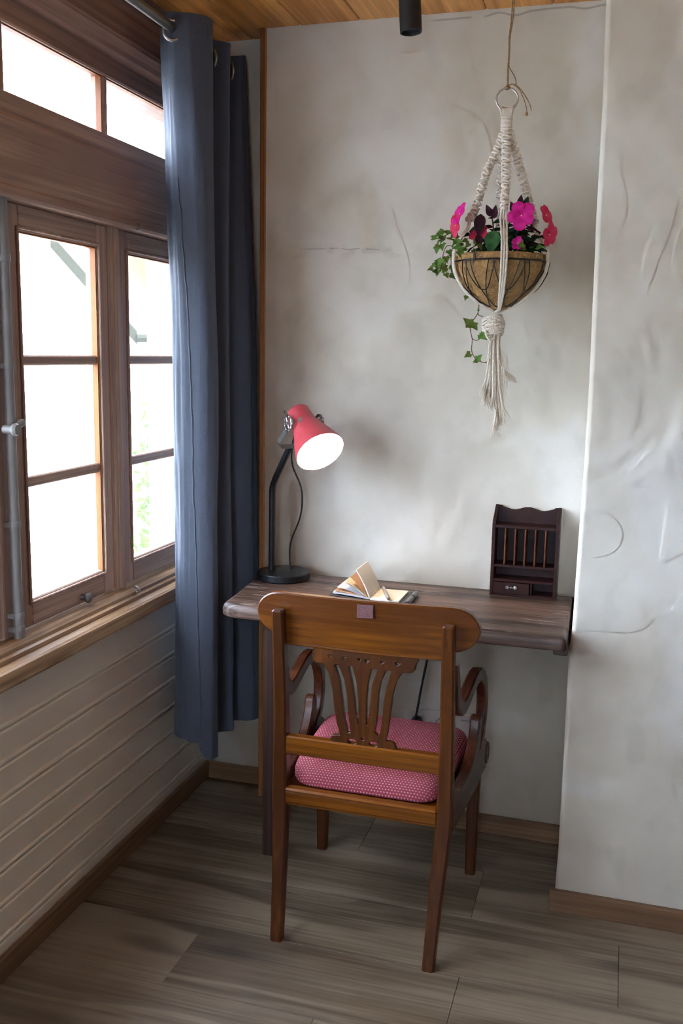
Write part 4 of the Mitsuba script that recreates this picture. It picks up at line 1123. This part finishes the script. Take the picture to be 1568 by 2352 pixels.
# tassel: cords that hang from the knot and end in frayed brushes
g = np.random.default_rng(5)
ends = [(0.941, 1.362), (0.946, 1.345), (0.958, 1.365), (0.952, 1.330), (0.958, 1.325), (0.966, 1.330), (0.972, 1.280), (0.976, 1.285), (0.9735, 1.258), (0.986, 1.290), (0.993, 1.300), (0.998, 1.395)]
for k, (ex_, ez_) in enumerate(ends):
    y_ = PY - 0.012 + 0.024 * ((k * 5) % 12) / 11
    x0_ = 0.952 + 0.022 * k / 11
    pth = smooth_path([(x0_, y_, 1.502), (x0_ - 0.001 + 0.1 * (ex_ - x0_), y_, 1.45), (x0_ + 0.35 * (ex_ - x0_), y_ + 0.004 * math.sin(k), (1.45 + ez_) / 2), (ex_, y_, ez_)], 60)
    fr = [twisted(pth, 0.0030, 3, 0.012, 5, k)]
    for _ in range(26):
        o = g.normal(size=3) * [0.0035, 0.003, 0]
        L_ = g.uniform(0.015, 0.034) * (1.0 if k != 8 else 1.0)
        dd = pth[-1] - pth[-6]; dd = dd / np.linalg.norm(dd)
        fr.append(tube([pth[-8] + o * 0.1, pth[-2] + o * 0.6, pth[-1] + dd * L_ * 0.5 + o * 1.4, pth[-1] + dd * L_ + o * 2.1], [0.0009, 0.0009, 0.0007, 0.0004], 4))
    put('tassel_strand', cat(fr), 'm_cotton', 40, mh)
fr = []
for _ in range(22):
    x_ = g.uniform(0.975, 0.999); y_ = PY + g.uniform(-0.012, 0.01)
    pts_ = [(x_ - 0.004, y_, 1.46 - g.uniform(0, 0.04))]
    for z_ in np.arange(pts_[0][2] - 0.02, g.uniform(1.28, 1.36), -0.02):
        pts_.append((x_ + g.normal() * 0.003, y_ + g.normal() * 0.002, z_))
    fr.append(tube(smooth_path(pts_, 24), 0.0006, 4))
put('loose_yarn', cat(fr), 'm_cotton', 40, mh, kind='stuff')

# wire basket with coir liner
bk = thing('wire_basket', 'round black wire basket lined with brown coir, hung in the macrame', 'basket')
prof = [(RB * 0.90, 0.012), (RB * 0.985, 0.015), (RB, 0.010)] + [(RB * math.cos(a_) ** 1.6, -0.122 * math.sin(a_)) for a_ in np.linspace(0.03, math.pi / 2 - 0.05, 26)] + [(0.0, -0.122)]
lm = lathe(prof, 90, (PX, PY, PZ))
vv = lm.vertices.copy()
nz_ = meshkit.fbm(vv * 70, 3, 2) - 0.5
dirv = vv - np.array([PX, PY, PZ]); dirv /= np.linalg.norm(dirv, axis=1, keepdims=True) + 1e-9
lm.vertices = vv + dirv * nz_[:, None] * 0.010
liner = put('liner', lm, 'm_coir', True, bk, label='brown coconut-fibre liner')
g = np.random.default_rng(11)
fb = []
for _ in range(1500):
    th, ph = g.uniform(0, 2 * np.pi), math.asin(g.uniform(-0.08, 0.98))
    n_ = np.array([math.cos(th) * math.cos(ph), math.sin(th) * math.cos(ph), -math.sin(ph)])
    c = np.array([PX, PY, PZ]) + n_ * [RB * math.cos(ph) ** 0.6, RB * math.cos(ph) ** 0.6, 0.122] * g.uniform(0.99, 1.025)
    a_ = np.cross(n_, g.normal(size=3)); a_ /= np.linalg.norm(a_); b_ = np.cross(n_, a_)
    L_ = g.uniform(0.010, 0.026); k_ = g.uniform(-1, 1) * 0.5
    s = np.linspace(-1, 1, 5)[:, None]
    fb.append(tube(c + a_ * s * L_ / 2 + b_ * k_ * (s ** 2) * L_ / 2 + n_ * (0.004 - 0.004 * s ** 2), 0.00042, 3, caps=False))
put('fibres', cat(fb), 'm_coir_fibre', False, liner, kind='stuff')
q = np.linspace(0, 2 * np.pi, 73)[:-1]
put('rim_wire', tube(np.column_stack([PX + (RB + 0.006) * np.cos(q), PY + (RB + 0.006) * np.sin(q), np.full(72, PZ - 0.004)]), 0.0022, 8, True), 'm_black', 40, bk)
for tier, (cnt, span, dip, off) in enumerate(((10, 0.68, 0.62, 0.0), (10, 1.05, 1.12, 0.31))):
    for k in range(cnt):
        th0 = 2 * np.pi * k / cnt + off
        s = np.linspace(-1, 1, 25)
        th = th0 + s * span / 2
        ph = dip * (1 - np.abs(s) ** 2.6)
        R_ = RB + 0.0055
        put('wire', tube(np.column_stack([PX + (R_ * np.cos(ph) ** 1.6 + 0.002) * np.cos(th), PY + (R_ * np.cos(ph) ** 1.6 + 0.002) * np.sin(th), PZ - 0.004 - 0.1235 * np.sin(ph)]), 0.0014, 6), 'm_black', 40, bk)
put('clip', cat(tube([(PX - 0.052, PY - 0.112, PZ + 0.016), (PX - 0.052, PY - 0.116, PZ - 0.012)], 0.0018, 6), tube([(PX - 0.048, PY - 0.113, PZ + 0.012), (PX - 0.048, PY - 0.117, PZ - 0.009)], 0.0016, 6)), 'm_black', 40, bk)
put('soil', lathe([(0, 0.0), (RB * 0.9, -0.004), (RB * 0.9, -0.02), (0, -0.02)], 30, (PX, PY, PZ)), 'm_soil', 30, bk)

# ------------------------------------------------------------------ plants in the basket


def unit(v):
    v = np.asarray(v, float)
    return v / np.linalg.norm(v)


def blade(outline, base, direction, normal, length, fold=0.15, curl=0.15, nl=9):
    """A leaf or petal: outline(t) gives the half width along t in 0..1 (in units of the length)."""
    d = unit(direction); n = unit(np.asarray(normal, float) - d * (np.asarray(normal, float) @ d)); s = np.cross(d, n)
    V, Fc = [], []
    ts = np.linspace(0, 1, nl)
    for t in ts:
        w = outline(t) * length
        c = np.asarray(base) + d * length * t - n * curl * length * t * t
        for u in (-1, -0.5, 0, 0.5, 1):
            V.append(c + s * w * u + n * fold * w * abs(u))
    for i in range(nl - 1):
        for j in range(4):
            a_ = i * 5 + j
            Fc += [(a_, a_ + 1, a_ + 6), (a_, a_ + 6, a_ + 5)]
    return trimesh.Trimesh(np.array(V), np.array(Fc), process=False)


ovate = lambda t: 0.30 * math.sin(math.pi * min(1, t ** 0.8)) ** 0.85 * (1 - 0.35 * t) + 0.004
petal = lambda t: 0.60 * (math.sin(math.pi * min(0.93, 0.06 + 0.90 * t ** 1.15)) ** 0.75) * (0.30 + 0.80 * t)

imp = thing('impatiens_plant', 'pink flowering impatiens with dark leaves growing in the wire basket', 'plant')


def flower(c, face, r, matl, spin=0.0, lab=None):
    f = unit(face)
    u = unit(np.cross(f, [0.13, 0.2, 1.0])); v = np.cross(f, u)
    k = put('flower', lathe([(0, 0.003), (0.0017, 0.0025), (0.002, 0.0), (0, -0.002)], 10, c, f), 'm_pollen', 40, imp, label=lab)
    for i in range(5):
        a_ = spin + 2 * np.pi * i / 5
        d = math.cos(a_) * u + math.sin(a_) * v
        put('petal', blade(petal, np.asarray(c) + d * 0.001 + f * (0.0008 * (i % 3)), d + f * 0.16, f, r * (1.0 + 0.08 * math.sin(i * 2.3)), 0.10, 0.10, 8), matl, True, k)
    return k


TOC = unit(CAM - np.array([1.0, -0.25, 1.75]))
flower((1.027, -0.297, 1.780), TOC + [0.0, 0, 0.12], 0.033, 'm_petal_magenta', 0.3, 'large magenta five-petalled flower facing the room')
flower((1.082, -0.255, 1.785), unit([0.75, -0.35, 0.30]), 0.026, 'm_petal_red', 0.9, 'red-pink flower seen from the side beside the right cord')
flower((1.092, -0.245, 1.740), unit([0.85, -0.55, -0.15]), 0.027, 'm_petal_red', 0.1, 'lowest red-pink flower at the right rim')
flower((0.869, -0.262, 1.792), unit([-0.70, -0.55, 0.35]), 0.028, 'm_petal_magenta', 0.6, 'magenta flower behind the left cord')
flower((0.858, -0.250, 1.766), unit([-0.75, -0.60, -0.05]), 0.027, 'm_petal_red', 0.2, 'red flower at the left below the magenta one')
flower((0.914, -0.232, 1.746), unit([-0.1, -0.8, 0.4]), 0.025, 'm_petal_red', 0.5, 'red flower half hidden inside the left cords')
flower((1.020, -0.285, 1.716), unit([-0.3, -0.8, 0.2]), 0.016, 'm_petal_magenta', 0.9, 'small magenta flower low among the dark leaves')
g = np.random.default_rng(23)
# stems with whorls of leaves
stems = []
for (tx_, ty_, tz_, n, ms_) in ((0.945, -0.215, 1.785, 7, ('m_leaf_purple', 'm_leaf_dark')), (1.010, -0.235, 1.800, 9, ('m_leaf_dark', 'm_leaf_purple')), (1.045, -0.22, 1.765, 8, ('m_leaf_dark', 'm_leaf_purple')), (0.985, -0.17, 1.795, 7, ('m_leaf_dark', 'm_leaf_green')),
                           (1.000, -0.262, 1.738, 9, ('m_leaf_dark', 'm_leaf_green')), (1.050, -0.258, 1.728, 9, ('m_leaf_dark', 'm_leaf_purple')), (0.890, -0.230, 1.755, 6, ('m_leaf_dark', 'm_leaf_green')), (0.925, -0.225, 1.735, 6, ('m_leaf_dark', 'm_leaf_purple')),
                           (1.065, -0.20, 1.745, 7, ('m_leaf_dark', 'm_leaf_purple')), (1.020, -0.272, 1.752, 11, ('m_leaf_dark', 'm_leaf_dark')), (1.040, -0.235, 1.785, 10, ('m_leaf_dark', 'm_leaf_purple')), (0.940, -0.260, 1.715, 8, ('m_leaf_dark', 'm_leaf_purple')),
                           (1.062, -0.262, 1.710, 9, ('m_leaf_dark', 'm_leaf_dark')), (0.985, -0.275, 1.712, 8, ('m_leaf_dark', 'm_leaf_green')), (0.945, -0.180, 1.760, 9, ('m_leaf_dark', 'm_leaf_purple')), (1.010, -0.180, 1.770, 9, ('m_leaf_dark', 'm_leaf_dark'))):
    b0 = np.array([PX + (tx_ - PX) * 0.45, PY + (ty_ - PY) * 0.45, PZ - 0.006])
    tp_ = np.array([tx_, ty_, tz_])
    put('stem', tube(smooth_path([b0, (b0 + tp_) / 2 + [0, -0.003, 0.008], tp_], 10), 0.0020, 6), 'm_stem', 40, imp)
    for i in range(n):
        t_ = 0.45 + 0.55 * i / (n - 1)
        p = b0 + (tp_ - b0) * t_
        a_ = i * 2.4 + g.uniform(0, 0.6)
        d = np.array([math.cos(a_), math.sin(a_), 1.3 * (t_ - 0.72) + g.uniform(-0.35, 0.25)])
        L_ = g.uniform(0.036, 0.056) * (1.25 - 0.5 * t_)
        put('leaf', blade(ovate, p, d, (d[0] * 0.3, d[1] * 0.3 - 0.75, 1), L_, 0.25, 0.25), ms_[i % 2], True, imp)
put('leaf', blade(ovate, (0.918, -0.236, 1.795), (-0.05, -0.15, -1.0), (0, -1, 0.1), 0.058, 0.25, 0.05), 'm_leaf_purple', True, imp, label='dark purple leaf hanging down beside the left cord')
put('leaf', blade(ovate, (0.918, -0.262, 1.742), (0.15, -0.30, -1.0), (0.5, -1, 0.1), 0.040, 0.25, 0.05), 'm_leaf_purple', True, imp)
put('leaf', blade(lambda t: ovate(t) * 1.25, (0.960, -0.285, 1.748), (-0.10, -0.22, -1.0), (0, -1, 0.25), 0.060, 0.22, 0.08), 'm_leaf_green', True, imp, label='broad green leaf facing the room')
for tpx, tpz, dx_ in ((0.937, 1.800, -0.5), (0.943, 1.795, 0.1), (1.006, 1.818, 0.1), (1.018, 1.815, 0.25), (0.996, 1.805, -0.4)):
    put('leaf', blade(ovate, (tpx + 0.008, -0.232, tpz - 0.012), (dx_, -0.1, 1.0), (0, -1, 0.2), 0.034, 0.3, 0.1), 'm_leaf_purple' if dx_ < 0.2 else 'm_leaf_dark', True, imp)


def ivy_leaf(c, d, n, L):
    out = [(0.0, -0.06), (0.30, -0.24), (0.44, 0.0), (0.62, 0.16), (0.36, 0.36), (0.26, 0.56), (0.0, 1.0)]
    pts = [(x_, y_) for x_, y_ in out] + [(-x_, y_) for x_, y_ in out[-2:0:-1]]
    d = unit(d); n = unit(np.asarray(n, float) - d * (np.asarray(n, float) @ d)); s = np.cross(d, n)
    V = [np.asarray(c) + d * L * 0.22]
    for x_, y_ in pts:
        V.append(np.asarray(c) + s * x_ * L * 0.95 + d * y_ * L + n * (0.16 * abs(x_) - 0.12 * y_ ** 2) * L)
    k = len(pts)
    return trimesh.Trimesh(np.array(V), np.array([(0, 1 + i, 1 + (i + 1) % k) for i in range(k)]), process=False)


ivy = thing('ivy_plant', 'trailing green ivy spilling over the left side of the basket', 'ivy')
put('vine', tube(smooth_path([(0.885, -0.215, 1.690), (0.855, -0.225, 1.700), (0.846, -0.235, 1.660), (0.872, -0.20, 1.625), (0.9058, -0.185, 1.600), (0.9159, -0.195, 1.5614), (0.9142, -0.20, 1.5480), (0.8981, -0.205, 1.5198), (0.8976, -0.205, 1.5029), (0.9030, -0.205, 1.4827), (0.9031, -0.205, 1.4521), (0.9131, -0.205, 1.4330),
                              (0.9307, -0.205, 1.4231), (0.9500, -0.205, 1.4211)], 70), 0.0011, 6), 'm_stem', 40, ivy, label='long thin vine hanging past the gathering knot')
put('vine', tube(smooth_path([(0.9025, -0.205, 1.484), (0.915, -0.207, 1.479), (0.930, -0.208, 1.494)], 12), 0.0009, 6), 'm_stem', 40, ivy)
put('vine', tube(smooth_path([(0.9159, -0.20, 1.548), (0.922, -0.21, 1.542), (0.930, -0.21, 1.541)], 8), 0.0009, 6), 'm_stem', 40, ivy)
put('vine', tube(smooth_path([(0.940, -0.205, 1.4215), (0.950, -0.206, 1.428), (0.956, -0.206, 1.431)], 8), 0.0007, 6), 'm_stem', 40, ivy)
nc = unit([0.15, -1, 0.1])
for (x_, z_, dx_, dz_, L_, mk) in ((0.898, 1.520, -0.75, 0.66, 0.026, 'm_ivy_dark'), (0.926, 1.494, 0.6, -0.45, 0.024, 'm_ivy'), (0.934, 1.490, -0.5, 0.35, 0.015, 'm_ivy'), (0.899, 1.444, -0.6, -0.4, 0.018, 'm_ivy_dark'), (0.920, 1.430, 0.5, 0.55, 0.018, 'm_ivy'), (0.918, 1.426, -0.5, -0.2, 0.012, 'm_ivy_dark'),
                                   (0.906, 1.520, 0.5, -0.7, 0.020, 'm_ivy_dark'), (0.884, 1.592, -0.3, -0.9, 0.012, 'm_ivy_dark'), (0.917, 1.556, -0.1, 1, 0.007, 'm_ivy')):
    put('leaf', ivy_leaf((x_, -0.207, z_), (dx_, -0.2, dz_), nc, L_), mk, False, ivy)
g = np.random.default_rng(31)
for (cx_, cz_, n, r_) in ((0.827, 1.728, 7, 0.017), (0.812, 1.737, 3, 0.010), (0.842, 1.746, 4, 0.012), (0.842, 1.705, 5, 0.014), (0.820, 1.660, 9, 0.014), (0.836, 1.655, 6, 0.012), (0.808, 1.668, 4, 0.010), (0.856, 1.735, 4, 0.012),
                          (0.878, 1.708, 5, 0.012), (0.898, 1.712, 5, 0.012), (0.915, 1.708, 3, 0.010), (1.050, 1.697, 3, 0.012), (1.035, 1.700, 2, 0.012)):
    for i in range(n):
        c = np.array([cx_ + g.normal() * r_, -0.235 + g.normal() * 0.012 - (0.045 if 0.87 < cx_ < 0.95 or cx_ > 1.0 else 0), cz_ + g.normal() * r_])
        d = unit([g.normal() * 0.8, -0.3, -0.5 + g.normal() * 0.6])
        put('leaf', ivy_leaf(c, d, unit([0.2 + g.normal() * 0.4, -0.9, 0.5 + g.normal() * 0.3]), g.uniform(0.013, 0.021)), 'm_ivy' if g.uniform() < 0.65 else 'm_ivy_dark', False, ivy)
for pts_ in ([(0.87, -0.21, 1.695), (0.845, -0.235, 1.735), (0.820, -0.24, 1.735), (0.811, -0.24, 1.722)], [(0.86, -0.22, 1.700), (0.832, -0.238, 1.715), (0.824, -0.238, 1.690), (0.820, -0.238, 1.655)], [(0.856, -0.225, 1.690), (0.834, -0.236, 1.690), (0.832, -0.236, 1.668)]):
    put('vine', tube(smooth_path(pts_, 20), 0.0010, 5), 'm_stem', 40, ivy)
